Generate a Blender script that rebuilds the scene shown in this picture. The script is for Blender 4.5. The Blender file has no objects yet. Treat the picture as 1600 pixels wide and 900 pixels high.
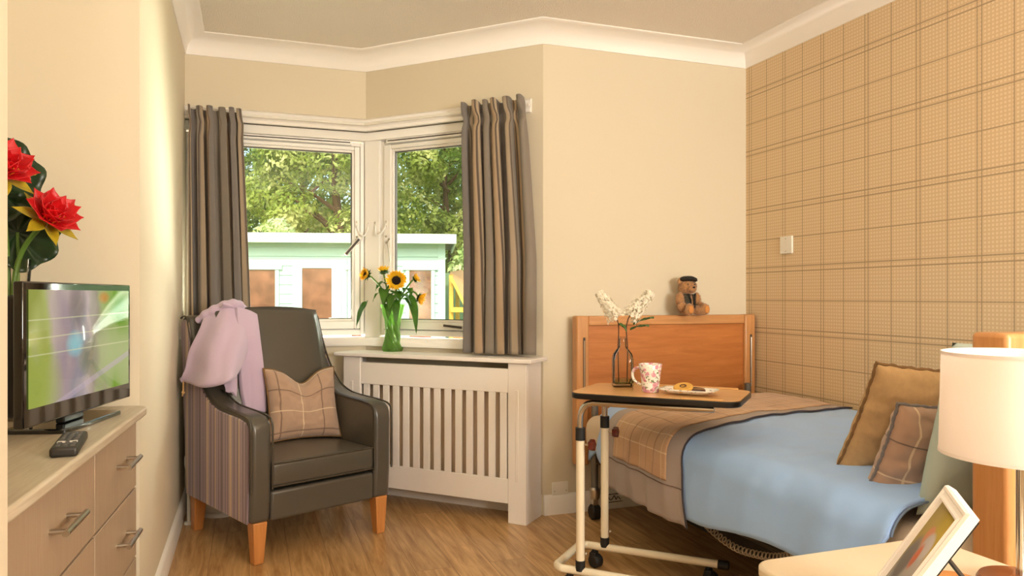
import bpy, bmesh, math, random
from mathutils import Vector, Matrix, noise, Euler
random.seed(7)
PI=math.pi; rad=math.radians
S=bpy.context.scene; C=S.collection

# ------------------------------------------------------------ camera, world, sun, lights, exposure
cd=bpy.data.cameras.new('camera'); cam=bpy.data.objects.new('camera',cd); C.objects.link(cam)
cam.location=(0,0,1.07); cam.rotation_euler=(rad(90),0,rad(-19.5))
cd.sensor_width=36; cd.lens=36*1159/1600; cd.shift_y=13/1600; cd.clip_start=.02; cd.clip_end=200
S.camera=cam
S.view_settings.view_transform='Standard'; S.view_settings.look='None'
S.view_settings.gamma=1; S.view_settings.use_curve_mapping=False
S.view_settings.exposure=0.10
W=bpy.data.worlds.new('sky'); S.world=W; W.use_nodes=True
nt=W.node_tree; bg=nt.nodes['Background']
sky=nt.nodes.new('ShaderNodeTexSky'); sky.sky_type='NISHITA'; sky.sun_disc=False
sky.sun_elevation=rad(42); sky.sun_rotation=rad(200); sky.air_density=1.0; sky.dust_density=3; sky.ozone_density=.6
nt.links.new(sky.outputs[0],bg.inputs[0]); bg.inputs[1].default_value=.46
def light(name,kind,loc,rot,energy,col,**k):
    d=bpy.data.lights.new(name,kind); o=bpy.data.objects.new(name,d); C.objects.link(o)
    o.location=loc; o.rotation_euler=rot; d.energy=energy; d.color=col
    for a,b in k.items(): setattr(d,a,b)
    return o
light('sun','SUN',(0,-5,10),(rad(48),0,rad(-28)),3.0,(1,.94,.82),angle=rad(1.2))
# added fill lights: unseen ceiling lamp near the camera, area light at the rear
light('added_ceiling_lamp','POINT',(-.19,-.25,2.12),(0,0,0),23,(1,.93,.84),shadow_soft_size=.09)
light('rear_fill_light','AREA',(1.93,-1.44,1.45),(rad(128),0,rad(14)),140,(1,.97,.92),shape='RECTANGLE',size=1.0,size_y=1.1)
# added area lights outside the bay, brightening the ceiling and the left wall
light('low_bay_fill','AREA',(.45,4.95,.70),(rad(143),0,rad(168)),330,(1,.96,.9),shape='RECTANGLE',size=1.7,size_y=.35)
light('side_bay_fill','AREA',(4.35,6.1,1.75),(rad(86),0,rad(123.5)),300,(1,.96,.92),shape='RECTANGLE',size=1.7,size_y=1.7)
light('table_lamp_bulb','POINT',(1.178,.858,.905),(0,0,0),1.6,(1,.93,.84),shadow_soft_size=.03)

# ------------------------------------------------------------ materials
def lin(c):
    c=c/255; return c/12.92 if c<=.04045 else ((c+.055)/1.055)**2.4
def rgb(h):
    if isinstance(h,str): h=tuple(int(h[i:i+2],16) for i in (0,2,4))
    return (lin(h[0]),lin(h[1]),lin(h[2]),1)
MATS={}
def mat(name,col,rough=.6,metal=0,spec=.5,bump=0,bscale=50,var=0,vscale=8,emit=None,es=0,coat=0,sheen=0,transl=0,sub=0):
    m=bpy.data.materials.new(name); m.use_nodes=True; nt=m.node_tree; b=nt.nodes['Principled BSDF']
    b.inputs['Base Color'].default_value=rgb(col); b.inputs['Roughness'].default_value=rough
    b.inputs['Metallic'].default_value=metal; b.inputs['Specular IOR Level'].default_value=spec
    b.inputs['Coat Weight'].default_value=coat; b.inputs['Sheen Weight'].default_value=sheen
    tc=nt.nodes.new('ShaderNodeTexCoord')
    if emit: b.inputs['Emission Color'].default_value=rgb(emit); b.inputs['Emission Strength'].default_value=es
    if bump:
        n=nt.nodes.new('ShaderNodeTexNoise'); n.inputs['Scale'].default_value=bscale; n.inputs['Detail'].default_value=4
        nt.links.new(tc.outputs['Object'],n.inputs['Vector'])
        bp=nt.nodes.new('ShaderNodeBump'); bp.inputs['Strength'].default_value=bump; bp.inputs['Distance'].default_value=.01
        nt.links.new(n.outputs[0],bp.inputs['Height']); nt.links.new(bp.outputs[0],b.inputs['Normal'])
    if var:
        n=nt.nodes.new('ShaderNodeTexNoise'); n.inputs['Scale'].default_value=vscale; n.inputs['Detail'].default_value=3
        nt.links.new(tc.outputs['Object'],n.inputs['Vector'])
        h=nt.nodes.new('ShaderNodeHueSaturation'); h.inputs['Color'].default_value=rgb(col)
        mr=nt.nodes.new('ShaderNodeMapRange'); mr.inputs[1].default_value=.3; mr.inputs[2].default_value=.7
        mr.inputs[3].default_value=1-var; mr.inputs[4].default_value=1+var
        nt.links.new(n.outputs[0],mr.inputs[0]); nt.links.new(mr.outputs[0],h.inputs['Value']); nt.links.new(h.outputs[0],b.inputs['Base Color'])
    if transl:
        t=nt.nodes.new('ShaderNodeBsdfTranslucent'); t.inputs[0].default_value=rgb(col)
        mx=nt.nodes.new('ShaderNodeMixShader'); mx.inputs[0].default_value=transl
        nt.links.new(b.outputs[0],mx.inputs[1]); nt.links.new(t.outputs[0],mx.inputs[2])
        nt.links.new(mx.outputs[0],nt.nodes['Material Output'].inputs[0])
    MATS[name]=m; return m
def N(nt,t,**k):
    n=nt.nodes.new(t)
    for a,b in k.items(): setattr(n,a,b)
    return n
def mth(nt,op,a,b=None,c=None):
    n=N(nt,'ShaderNodeMath',operation=op)
    for i,x in enumerate((a,b,c)):
        if x is None: continue
        if isinstance(x,(int,float)): n.inputs[i].default_value=x
        else: nt.links.new(x,n.inputs[i])
    return n.outputs[0]
def stripes(nt,x,period,specs,base):
    """specs: (centre, halfwidth, colour) in metres along x; colours are layered over base (a socket or colour)"""
    fr=mth(nt,'FLOORED_MODULO',x,period)
    cur=base
    for c,w,col in specs:
        k=mth(nt,'COMPARE',fr,c,w)
        mx=N(nt,'ShaderNodeMix',data_type='RGBA'); a=.85
        if len(rgb(col))==4: pass
        kk=mth(nt,'MULTIPLY',k,a)
        nt.links.new(kk,mx.inputs[0])
        if isinstance(cur,tuple): mx.inputs[6].default_value=cur
        else: nt.links.new(cur,mx.inputs[6])
        mx.inputs[7].default_value=rgb(col); cur=mx.outputs[2]
    return cur
def fabric(name,base,xs,ys=None,px=.3,py=.3,coord='Object',axes=(0,1),rough=.9,bump=.25,sheen=.2,wv=900,checker=None):
    m=mat(name,base,rough,sheen=sheen); nt=m.node_tree; b=nt.nodes['Principled BSDF']
    tc=N(nt,'ShaderNodeTexCoord'); sp=N(nt,'ShaderNodeSeparateXYZ'); nt.links.new(tc.outputs[coord],sp.inputs[0])
    cur=rgb(base)
    if checker:
        c1,p,amt=checker
        fx=mth(nt,'FLOORED_MODULO',sp.outputs[axes[0]],p); fy=mth(nt,'FLOORED_MODULO',sp.outputs[axes[1]],p)
        k1=mth(nt,'LESS_THAN',fx,p*.45); k2=mth(nt,'LESS_THAN',fy,p*.45)
        k=mth(nt,'MULTIPLY',mth(nt,'MAXIMUM',k1,k2),amt)
        mx=N(nt,'ShaderNodeMix',data_type='RGBA'); nt.links.new(k,mx.inputs[0]); mx.inputs[6].default_value=cur; mx.inputs[7].default_value=rgb(c1); cur=mx.outputs[2]
    if xs: cur=stripes(nt,sp.outputs[axes[0]],px,xs,cur)
    if ys: cur=stripes(nt,sp.outputs[axes[1]],py,ys,cur)
    if not isinstance(cur,tuple): nt.links.new(cur,b.inputs['Base Color'])
    n=N(nt,'ShaderNodeTexNoise'); n.inputs['Scale'].default_value=wv; nt.links.new(tc.outputs['Object'],n.inputs['Vector'])
    bp=N(nt,'ShaderNodeBump'); bp.inputs['Strength'].default_value=bump; bp.inputs['Distance'].default_value=.002
    nt.links.new(n.outputs[0],bp.inputs['Height']); nt.links.new(bp.outputs[0],b.inputs['Normal'])
    return m
def wood(name,c1,c2,axis=0,rough=.4,scale=1.0,stretch=14,coat=.1,planks=None,rot=0):
    m=mat(name,c1,rough,coat=coat); nt=m.node_tree; b=nt.nodes['Principled BSDF']
    tc=N(nt,'ShaderNodeTexCoord'); mp=N(nt,'ShaderNodeMapping'); nt.links.new(tc.outputs['Object'],mp.inputs[0])
    mp.inputs['Rotation'].default_value=(0,0,rot)
    sc=[stretch*scale]*3; sc[axis]=scale
    vec=mp.outputs[0]
    if planks:
        pw,pl=planks
        br=N(nt,'ShaderNodeTexBrick'); br.inputs['Scale'].default_value=1; br.inputs['Brick Width'].default_value=pl; br.inputs['Row Height'].default_value=pw
        br.inputs['Mortar Size'].default_value=.0016; br.inputs['Color1'].default_value=(0,0,0,1); br.inputs['Color2'].default_value=(1,1,1,1); br.inputs['Mortar'].default_value=(.5,.5,.5,1)
        br.offset=.37; nt.links.new(vec,br.inputs[0])
        add=N(nt,'ShaderNodeVectorMath',operation='MULTIPLY_ADD'); nt.links.new(br.outputs[0],add.inputs[0]); add.inputs[1].default_value=(3.1,7.7,0); nt.links.new(vec,add.inputs[2]); vec=add.outputs[0]
    m2=N(nt,'ShaderNodeMapping'); m2.inputs['Scale'].default_value=sc; nt.links.new(vec,m2.inputs[0])
    n=N(nt,'ShaderNodeTexNoise'); n.inputs['Scale'].default_value=3; n.inputs['Detail'].default_value=7; n.inputs['Roughness'].default_value=.62; n.inputs['Distortion'].default_value=.6
    nt.links.new(m2.outputs[0],n.inputs[0])
    cr=N(nt,'ShaderNodeValToRGB'); cr.color_ramp.elements[0].position=.32; cr.color_ramp.elements[1].position=.68
    cr.color_ramp.elements[0].color=rgb(c2); cr.color_ramp.elements[1].color=rgb(c1)
    nt.links.new(n.outputs[0],cr.inputs[0]); out=cr.outputs[0]
    if planks:
        h=N(nt,'ShaderNodeHueSaturation'); nt.links.new(out,h.inputs['Color'])
        mr=N(nt,'ShaderNodeMapRange'); mr.inputs[3].default_value=.88; mr.inputs[4].default_value=1.10
        nt.links.new(br.outputs[0],mr.inputs[0]); nt.links.new(mr.outputs[0],h.inputs['Value'])
        mx=N(nt,'ShaderNodeMix',data_type='RGBA'); nt.links.new(mth(nt,'MULTIPLY',br.outputs['Fac'],.5),mx.inputs[0]); nt.links.new(h.outputs[0],mx.inputs[6]); mx.inputs[7].default_value=rgb('6b4525'); out=mx.outputs[2]
    nt.links.new(out,b.inputs['Base Color'])
    return m
def glassy(name,tint,refl=.06,rough=.0,edge=None,body=None,ior=1.5):
    m=bpy.data.materials.new(name); m.use_nodes=True; nt=m.node_tree; nt.nodes.remove(nt.nodes['Principled BSDF'])
    t=N(nt,'ShaderNodeBsdfTransparent'); g=N(nt,'ShaderNodeBsdfGlossy'); g.inputs['Roughness'].default_value=rough
    fr=N(nt,'ShaderNodeFresnel'); fr.inputs[0].default_value=ior
    lw=N(nt,'ShaderNodeLayerWeight'); lw.inputs[0].default_value=.35
    if edge:
        mx=N(nt,'ShaderNodeMix',data_type='RGBA'); nt.links.new(lw.outputs['Facing'],mx.inputs[0]); mx.inputs[6].default_value=rgb(tint); mx.inputs[7].default_value=rgb(edge); nt.links.new(mx.outputs[2],t.inputs[0])
    else: t.inputs[0].default_value=rgb(tint)
    ms=N(nt,'ShaderNodeMixShader'); nt.links.new(fr.outputs[0],ms.inputs[0]); nt.links.new(t.outputs[0],ms.inputs[1]); nt.links.new(g.outputs[0],ms.inputs[2])
    out=ms.outputs[0]
    if body:
        tr=N(nt,'ShaderNodeBsdfTranslucent'); tr.inputs[0].default_value=rgb(body); m3=N(nt,'ShaderNodeMixShader'); m3.inputs[0].default_value=.38
        nt.links.new(out,m3.inputs[1]); nt.links.new(tr.outputs[0],m3.inputs[2]); out=m3.outputs[0]
    nt.links.new(out,nt.nodes['Material Output'].inputs[0]); return m

M={}
M['wall']=mat('cream_wall_paint','dccfb6',.85,bump=.03,bscale=300)
M['ceil']=mat('textured_ceiling_paint','f7eee0',.95,bump=.9,bscale=130)
M['trim']=mat('white_gloss_trim','f7f0e8',.45)
M['upvc']=mat('white_window_plastic','f8f3ec',.35)
M['gasket']=mat('dark_window_gasket','4a4038',.6)
M['floor']=wood('oak_plank_floor','d6ad78','9c7042',axis=0,rough=.34,scale=1.1,stretch=11,coat=.2,planks=(.152,1.2),rot=rad(90))
M['oak']=wood('beech_wood','cf9660','be834c',axis=2,rough=.4,scale=1.5)
M['oakx']=wood('beech_wood_rail','cf9660','be834c',axis=0,rough=.4,scale=1.5)
M['panelwood']=wood('orange_beech_panel','c97f42','b26a32',axis=0,rough=.38,scale=1.2,stretch=10)
M['legwood']=wood('chair_leg_beech','cf8c4e','bd7a3f',axis=2,rough=.35)
M['tabletop']=wood('table_laminate','dcac72','ca9656',axis=0,rough=.3,scale=1.5,stretch=12,coat=.3)
M['leather']=mat('olive_grey_leather','524c43',.30,bump=.06,bscale=400,coat=.15)
M['leather_seam']=mat('leather_piping','40382c',.4)
M['black']=mat('black_plastic','0c0b0b',.3)
M['gloss']=mat('glossy_black_plastic','080707',.06,coat=1)
M['rubber']=mat('black_rubber','151312',.6)
M['chrome']=mat('polished_chrome','cfc8bd',.16,metal=1)
M['steel']=mat('brushed_steel','c5bdb0',.3,metal=1)
M['cream_metal']=mat('cream_painted_tube','eee0c4',.3,coat=.3)
M['grey_metal']=mat('grey_painted_metal','77736c',.4,metal=.5)
M['white']=mat('white_paint','f8f0ea',.45)
M['plastic_w']=mat('white_plastic','f0e9dd',.35)
M['chest']=wood('taupe_drawer_front','ae9880','a68f76',axis=2,rough=.5,scale=2,stretch=20)
M['chesttop']=wood('pale_grained_top','cfc2ab','bcab92',axis=1,rough=.42,scale=2,stretch=16)
M['blanket']=mat('lilac_fleece','c8b0c8',.95,bump=.3,bscale=500,sheen=.5)
M['duvet']=mat('blue_cotton','a0c4f8',.85,bump=.1,bscale=700,sheen=.2)
M['mattress']=mat('beige_mattress_cover','d9c5ac',.8)
M['runner_grey']=mat('grey_brown_border','aa9c96',.9,bump=.3,bscale=600,sheen=.2)
M['pale_pillow']=mat('pale_green_cotton','b4c3bc',.85,bump=.1,bscale=600)
M['tan']=mat('tan_linen','bd9a6c',.85,bump=.3,bscale=700,var=.06,vscale=60)
M['tan_trim']=mat('brown_cord','7d5c38',.85)
M['grey_cord']=mat('grey_cord','77706f',.85)
M['red_knob']=mat('dark_red_plastic','5c1f14',.4)
M['green_leaf']=mat('leaf_green','4c7a22',.5,var=.25,vscale=30,transl=.3)
M['dark_leaf']=mat('dark_glossy_leaf','1d3517',.35,var=.3,vscale=20)
M['stem']=mat('green_stem','5e7f2c',.5)
M['brownstem']=mat('brown_twig','5a3c26',.7)
M['sun_petal']=mat('sunflower_petal','ffd022',.6,var=.15,vscale=60,transl=.3)
M['sun_disc']=mat('sunflower_disc','1e0f07',.9,bump=1,bscale=400)
M['lotus_yellow']=mat('lotus_outer_petal','b9a01a',.5,var=.2,vscale=30)
M['white_petal']=mat('white_floret','f6eedb',.7,transl=.25)
M['fur']=mat('tan_plush_fur','b78350',.95,var=.2,vscale=120,sheen=.6)
M['dark_cloth']=mat('dark_cloth','16130f',.7)
M['donut']=mat('biscuit','d9a54c',.7,bump=.3,bscale=300)
M['choc']=mat('chocolate','4a2411',.4)
M['lampwhite']=mat('shade_fabric','f4ece6',.9,transl=.38)
M['glass']=glassy('window_glass','f4f8f0',rough=0)
M['clear']=glassy('clear_bottle_glass','fbfaf7',edge='f3f0ea',ior=1.22)
M['green_glass']=glassy('green_vase_glass','f8fdf2',edge='dcf6c8',body='c0f488')
M['water']=glassy('water','dfe6c0')

# ------------------------------------------------------------ mesh builder
class MB:
    def __init__(s): s.bm=bmesh.new(); s.uv=s.bm.loops.layers.uv.new('UVMap')
    def box(s,x0,x1,y0,y1,z0,z1,mtx=None,taper=None):
        vs=[]
        for z in (z0,z1):
            for (x,y) in ((x0,y0),(x1,y0),(x1,y1),(x0,y1)):
                if taper and z==z0:
                    cx,cy=(x0+x1)/2+taper[1],(y0+y1)/2+taper[2]; x=cx+(x-(x0+x1)/2)*taper[0]; y=cy+(y-(y0+y1)/2)*taper[0]
                p=Vector((x,y,z)); p=mtx@p if mtx else p
                vs.append(s.bm.verts.new(p))
        for f in ((3,2,1,0),(4,5,6,7),(0,1,5,4),(1,2,6,5),(2,3,7,6),(3,0,4,7)): s.bm.faces.new([vs[i] for i in f])
        return s
    def prism(s,pts,axis,a,b,mtx=None):
        def P(p,t):
            v=[p[0],p[1]]; v.insert(axis,t); v=Vector(v); return mtx@v if mtx else v
        A=[s.bm.verts.new(P(p,a)) for p in pts]; B=[s.bm.verts.new(P(p,b)) for p in pts]
        n=len(pts); s.bm.faces.new(A[::-1]); s.bm.faces.new(B)
        for i in range(n): s.bm.faces.new((A[i],A[(i+1)%n],B[(i+1)%n],B[i]))
        return s
    def tube(s,pts,r,n=10,caps=True,closed=False):
        pts=[Vector(p) for p in pts]; rings=[]; m=len(pts)
        up=Vector((0,0,1)); prev=None
        for i,p in enumerate(pts):
            if closed: d=pts[(i+1)%m]-pts[i-1]
            else: d=(pts[min(i+1,m-1)]-pts[max(i-1,0)])
            d.normalize()
            if prev is None:
                a=d.cross(up)
                if a.length<.05: a=d.cross(Vector((1,0,0)))
                a.normalize()
            else:
                a=prev-d*prev.dot(d)
                if a.length<1e-6: a=d.cross(Vector((1,.3,.2)))
                a.normalize()
            prev=a; b=d.cross(a)
            rr=r[i] if isinstance(r,(list,tuple)) else r
            rings.append([s.bm.verts.new(p+(a*math.cos(2*PI*k/n)+b*math.sin(2*PI*k/n))*rr) for k in range(n)])
        for i in range(m if closed else m-1):
            A=rings[i];B=rings[(i+1)%m]
            for k in range(n): s.bm.faces.new((A[k],A[(k+1)%n],B[(k+1)%n],B[k]))
        if caps and not closed: s.bm.faces.new(rings[0][::-1]); s.bm.faces.new(rings[-1])
        return s
    def lathe(s,prof,n=32,c=(0,0,0),sq=None,closed=False,mtx=None,fn=None):
        rings=[]
        for r,z in prof:
            ring=[]
            for k in range(n):
                t=2*PI*k/n; x,y=math.cos(t),math.sin(t)
                if sq: 
                    q=(abs(x)**sq+abs(y)**sq)**(1/sq); x/=q; y/=q
                rr=r if not fn else fn(r,t,z)
                p=Vector((x*rr,y*rr,z))
                p=(mtx@p if mtx else p)+Vector(c); ring.append(s.bm.verts.new(p))
            rings.append(ring)
        L=len(rings)
        for i in range(L if closed else L-1):
            A=rings[i];B=rings[(i+1)%L]
            for k in range(n): s.bm.faces.new((A[k],A[(k+1)%n],B[(k+1)%n],B[k]))
        if not closed:
            if prof[0][0]>1e-5 : s.bm.faces.new(rings[0][::-1])
            if prof[-1][0]>1e-5: s.bm.faces.new(rings[-1])
        return s
    def sphere(s,c,r,n=16,m=10,mtx=None):
        r=Vector(r) if not isinstance(r,(int,float)) else Vector((r,r,r)); c=Vector(c)
        mat_=Matrix.Diagonal((*r,1)); mm=Matrix.Translation(c)@(mtx or Matrix())@mat_
        bmesh.ops.create_uvsphere(s.bm,u_segments=n,v_segments=m,radius=1,matrix=mm); return s
    def grid(s,fn,nu,nv,uvfn=None,wrap=False):
        V=[[s.bm.verts.new(fn(i/nu,j/nv)) for j in range(nv+1)] for i in range(nu if wrap else nu+1)]
        for i in range(nu):
            for j in range(nv):
                i2=(i+1)%len(V)
                f=s.bm.faces.new((V[i][j],V[i2][j],V[i2][j+1],V[i][j+1]))
                if uvfn:
                    for l,(a,b) in zip(f.loops,((i,j),(i+1,j),(i+1,j+1),(i,j+1))): l[s.uv].uv=uvfn(a/nu,b/nv)
        return s
    def build(s,name,m,parent=None,bevel=0,seg=2,subsurf=0,smooth=True,solid=0,angle=40,kind=None,weld=False,off=0):
        if weld: bmesh.ops.remove_doubles(s.bm,verts=s.bm.verts,dist=1e-5)
        bmesh.ops.recalc_face_normals(s.bm,faces=s.bm.faces)
        me=bpy.data.meshes.new(name); s.bm.to_mesh(me); s.bm.free()
        me.materials.append(m); o=bpy.data.objects.new(name,me); C.objects.link(o)
        if parent: o.parent=parent
        if smooth:
            for p in me.polygons: p.use_smooth=True
            me.set_sharp_from_angle(angle=rad(angle))
        if solid: q=o.modifiers.new('solid','SOLIDIFY'); q.thickness=solid; q.offset=off
        if subsurf: q=o.modifiers.new('sub','SUBSURF'); q.levels=q.render_levels=subsurf
        if bevel: q=o.modifiers.new('bevel','BEVEL'); q.width=bevel; q.segments=seg; q.limit_method='ANGLE'; q.angle_limit=rad(35)
        if kind: o['kind']=kind
        return o
def empty(name,loc=(0,0,0),rz=0,parent=None,rot=None):
    o=bpy.data.objects.new(name,None); C.objects.link(o); o.empty_display_size=.05
    o.location=loc; o.rotation_euler=rot or (0,0,rz); o.parent=parent; return o
def tag(o,label,cat,group=None,kind=None):
    o['label']=label; o['category']=cat
    if group: o['group']=group
    if kind: o['kind']=kind
    return o
def copy_tree(o,parent=None):
    c=o.copy(); C.objects.link(c); c.parent=parent
    for ch in list(o.children): copy_tree(ch,c)
    return c
def struct(o): o['kind']='structure'; return o
def smooth_path(pts,n=8,closed=False):
    pts=[Vector(p) for p in pts]; out=[]; m=len(pts)
    for i in range(m if closed else m-1):
        if closed: p0,p1,p2,p3=pts[i-1],pts[i],pts[(i+1)%m],pts[(i+2)%m]
        else: p0,p1,p2,p3=pts[max(i-1,0)],pts[i],pts[i+1],pts[min(i+2,m-1)]
        for k in range(n):
            t=k/n; out.append(.5*((2*p1)+(-p0+p2)*t+(2*p0-5*p1+4*p2-p3)*t*t+(-p0+3*p1-3*p2+p3)*t**3))
    if not closed: out.append(pts[-1])
    return out
def nz(x,y,z=0,s=1): return noise.noise(Vector((x*s,y*s,z*s)))

# ------------------------------------------------------------ room shell
XL=-.31; YB=4.12; XR=2.54; YW=3.37; YN=-1.5; HC=2.4
BX,BY=.605,4.12; EX,EY=1.355,3.37           # 45 degree bay wall from B to E
LB=math.hypot(EX-BX,EY-BY)
d45=Vector(((EX-BX)/LB,(EY-BY)/LB,0)); n45=Vector((-d45.y,d45.x,0))   # n45 points outward
if n45.x<0: n45=-n45
ANG45=math.atan2(d45.y,d45.x)
def m45(): # local x along wall, y outward, z up
    m=Matrix.Identity(4)
    for i,v in enumerate((d45,n45,Vector((0,0,1)))):
        for r in range(3): m[r][i]=v[r]
    m.translation=Vector((BX,BY,0)); return m
M45=m45()
struct(MB().box(-1.2,3.0,-2.0,4.5,-.1,0).build('floor',M['floor'],smooth=False))
struct(MB().box(-1.2,3.0,-2.0,4.6,HC,HC+.15).build('ceiling',M['ceil'],smooth=False))
struct(MB().box(XL-.12,XL,2.465,4.4,0,HC).build('wall_left',M['wall'],smooth=False))
struct(MB().box(-.92,XL-.12,2.465,2.565,0,HC).build('wall_alcove',M['wall'],smooth=False))
struct(MB().box(-.90,-.80,1.05,2.465,0,HC).build('wall_alcove_back',M['wall'],smooth=False))
struct(MB().box(-.90,XL,1.05,1.180,0,HC).box(XL-.1,XL,-1.6,1.05,0,HC).build('wall_near_left',M['wall'],smooth=False))
# bay wall above and below the windows
TOP=1.985; SILL=.80; DEP=.075
CO=(BX+DEP*math.tan(rad(22.5)),BY+DEP)
mb=MB()
for z0,z1 in ((0,SILL),(TOP,HC)):
    mb.box(XL,BX,BY,BY+.22,z0,z1)
    mb.box(0,LB,0,.22,z0,z1,mtx=M45)
    mb.prism([(BX,BY),(BX,BY+.22),(BX+.22*n45.x,BY+.22*n45.y)],2,z0,z1)
struct(mb.build('wall_bay',M['wall'],smooth=False))
struct(MB().box(.86,LB,0,.22,SILL,TOP,mtx=M45).build('wall_bay_pier',M['wall'],smooth=False))
struct(MB().box(EX,XR+.1,YW,YW+.2,0,HC).build('wall_back',M['wall'],smooth=False))
wpm=fabric('checked_wallpaper','e8d0ac',[(.0035,.0024,'a88d6c'),(.0215,.0024,'a88d6c'),(.1455,.0024,'a88d6c')],
    [(.2485,.0028,'a88d6c'),(.2735,.0028,'a88d6c'),(.1025,.0024,'a88d6c')],px=.2655,py=.3155,axes=(1,2),rough=.75,bump=.05,sheen=0,checker=('d4b68c',.0155,.7))
# phase of the pattern: first pair at y 3.333, first pair of horizontals at z 2.152
wpm.node_tree.nodes
w=MB().box(0,.1,-5.0-.2,.05,0,HC).build('wall_right',wpm,smooth=False); w.location=(XR,3.32,0); struct(w)
# rear wall; its unseen window is made up to go with the rear fill
struct(MB().box(-.5,1.35,YN-.15,YN,0,HC).box(2.5,XR,YN-.15,YN,0,HC).box(1.35,2.5,YN-.15,YN,0,.8).box(1.35,2.5,YN-.15,YN,2.1,HC).build('wall_rear',M['wall'],smooth=False))
w3=empty('added_rear_window',(1.925,YN-.06,1.45)); w3['kind']='structure'
MB().box(-.575,.575,-.03,.03,-.65,-.58).box(-.575,.575,-.03,.03,.58,.65).box(-.575,-.51,-.03,.03,-.58,.58).box(.51,.575,-.03,.03,-.58,.58).box(-.03,.03,-.03,.03,-.58,.58).build('window_frame',M['upvc'],w3,bevel=.004)
MB().box(-.51,.51,-.004,.004,-.58,.58).build('glass_pane',M['glass'],w3,smooth=False)

def sweep(name,prof,path,m,closed=False):
    mb=MB(); rows=[]
    P=[Vector((p[0],p[1],0)) for p in path]
    for i,p in enumerate(P):
        def nrm(a,b): d=(b-a).normalized(); return Vector((d.y,-d.x,0))
        if i==0: o=nrm(P[0],P[1]); k=1
        elif i==len(P)-1: o=nrm(P[-2],P[-1]); k=1
        else:
            a=nrm(P[i-1],p); b=nrm(p,P[i+1]); o=(a+b).normalized(); k=1/max(.3,o.dot(a))
        rows.append([mb.bm.verts.new(p+o*k*q[0]+Vector((0,0,q[1]))) for q in prof])
    n=len(prof)
    for i in range(len(rows)-1):
        for k in range(n): mb.bm.faces.new((rows[i][k],rows[i][(k+1)%n],rows[i+1][(k+1)%n],rows[i+1][k]))
    mb.bm.faces.new(rows[0]); mb.bm.faces.new(rows[-1][::-1])
    return struct(mb.build(name,m,angle=50))
room=[(XL,2.465),(XL,YB),(BX,BY),(EX,EY),(XR,YW),(XR,YN)]
cov=[(0,HC-.096),(.006,HC-.096)]+[(.008+.085*(1-math.cos(t)),HC-.09+.082*math.sin(t)) for t in [PI/2*k/8 for k in range(9)]]+[(.098,HC-.004),(.098,HC),(0,HC)]
sweep('trim_1',cov,room,M['trim'])
sk=[(0,0),(.016,0),(.016,.085),(.010,.095),(0,.097)]
sweep('baseboard_left',sk,[(XL,2.465),(XL,YB-.001)],M['trim'])
sweep('baseboard_bay',sk,[(XL+.016,YB),(BX,BY),(EX-.006,EY+.006)],M['trim'])
sweep('baseboard_back',sk,[(EX,EY),(XR,YW)],M['trim'])
sweep('baseboard_right',sk,[(XR,YW-.016),(XR,YN)],M['trim'])
# batten over the window, with a moulding on it
sweep('trim_2',[(0,1.975),(.022,1.975),(.024,1.99),(.014,2.0),(.014,2.028),(.020,2.034),(.008,2.044),(0,2.044)],[(XL,YB),(BX,BY),(BX+d45.x*1.0,BY+d45.y*1.0)],M['trim'])
# window board
sweep('trim_3',[(-DEP-.02,.80),(.025,.80),(.030,.808),(.030,.838),(.024,.846),(-DEP-.02,.846)],[(XL,YB),(BX,BY),(BX+d45.x*1.02,BY+d45.y*1.02)],M['upvc'])
sweep('trim_4',[(-DEP-.02,1.932),(-DEP+.05,1.932),(-DEP+.05,1.975),(-DEP+.02,1.986),(-DEP-.02,1.986)],[(XL,YB),(BX,BY),(BX+d45.x*.86,BY+d45.y*.86)],M['upvc'])

def sash_window(name,mtx,x0,x1,gx0,gx1,z0,z1,gz0,gz1,label):
    """local frame: x along wall, y outward. x0..x1 whole unit, gx/gz glass."""
    w=empty(name); w.matrix_world=mtx; w['kind']='structure'; fr=.022
    def ring(a0,a1,b0,b1,i0,i1,j0,j1,y0,y1): return MB().box(a0,i0,y0,y1,b0,b1).box(i1,a1,y0,y1,b0,b1).box(i0,i1,y0,y1,b0,j0).box(i0,i1,y0,y1,j1,b1)
    ring(x0,x1,z0-.03,z1,x0+fr,x1-fr,z0,z1-fr,.0,.07).build('outer_frame',M['upvc'],w,bevel=.003)
    ring(x0+fr,x1-fr,z0+.002,z1-fr,x0+fr+.003,x1-fr-.003,z0+.005,z1-fr-.003,.012,.05).build('frame_gasket',M['gasket'],w,smooth=False)
    ring(x0+fr+.003,x1-fr-.003,z0+.005,z1-fr-.003,gx0-.012,gx1+.012,gz0-.012,gz1+.012,-.012,.05).build('sash',M['upvc'],w,bevel=.005)
    ring(gx0-.0121,gx1+.0121,gz0-.0121,gz1+.0121,gx0,gx1,gz0,gz1,-.002,.03).build('glazing_bead',M['trim'],w,bevel=.003)
    ring(gx0-.0005,gx1+.0005,gz0-.0005,gz1+.0005,gx0+.004,gx1-.004,gz0+.004,gz1-.004,.012,.028).build('glass_gasket',M['gasket'],w,smooth=False)
    MB().box(gx0,gx1,.018,.024,gz0,gz1).build('glass_pane',M['glass'],w,smooth=False)
    xa,xb=(x0+.05,x1-.07)
    MB().box(xa,xb,-.024,-.010,z1-.020,z1+.004).build('trickle_vent',M['upvc'],w,bevel=.003)
    MB().box(xa+.01,xb-.01,-.0255,-.0235,z1-.010,z1-.004).build('vent_slot',M['gasket'],w,smooth=False)
    return w
mW1=Matrix.Translation((0,BY+DEP-.01,0))
w1=sash_window('window_1',mW1,XL,.605,-.235,.538,.885,1.926,.945,1.868,'')
mW2=M45@Matrix.Translation((0,DEP-.01,0))
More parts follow.
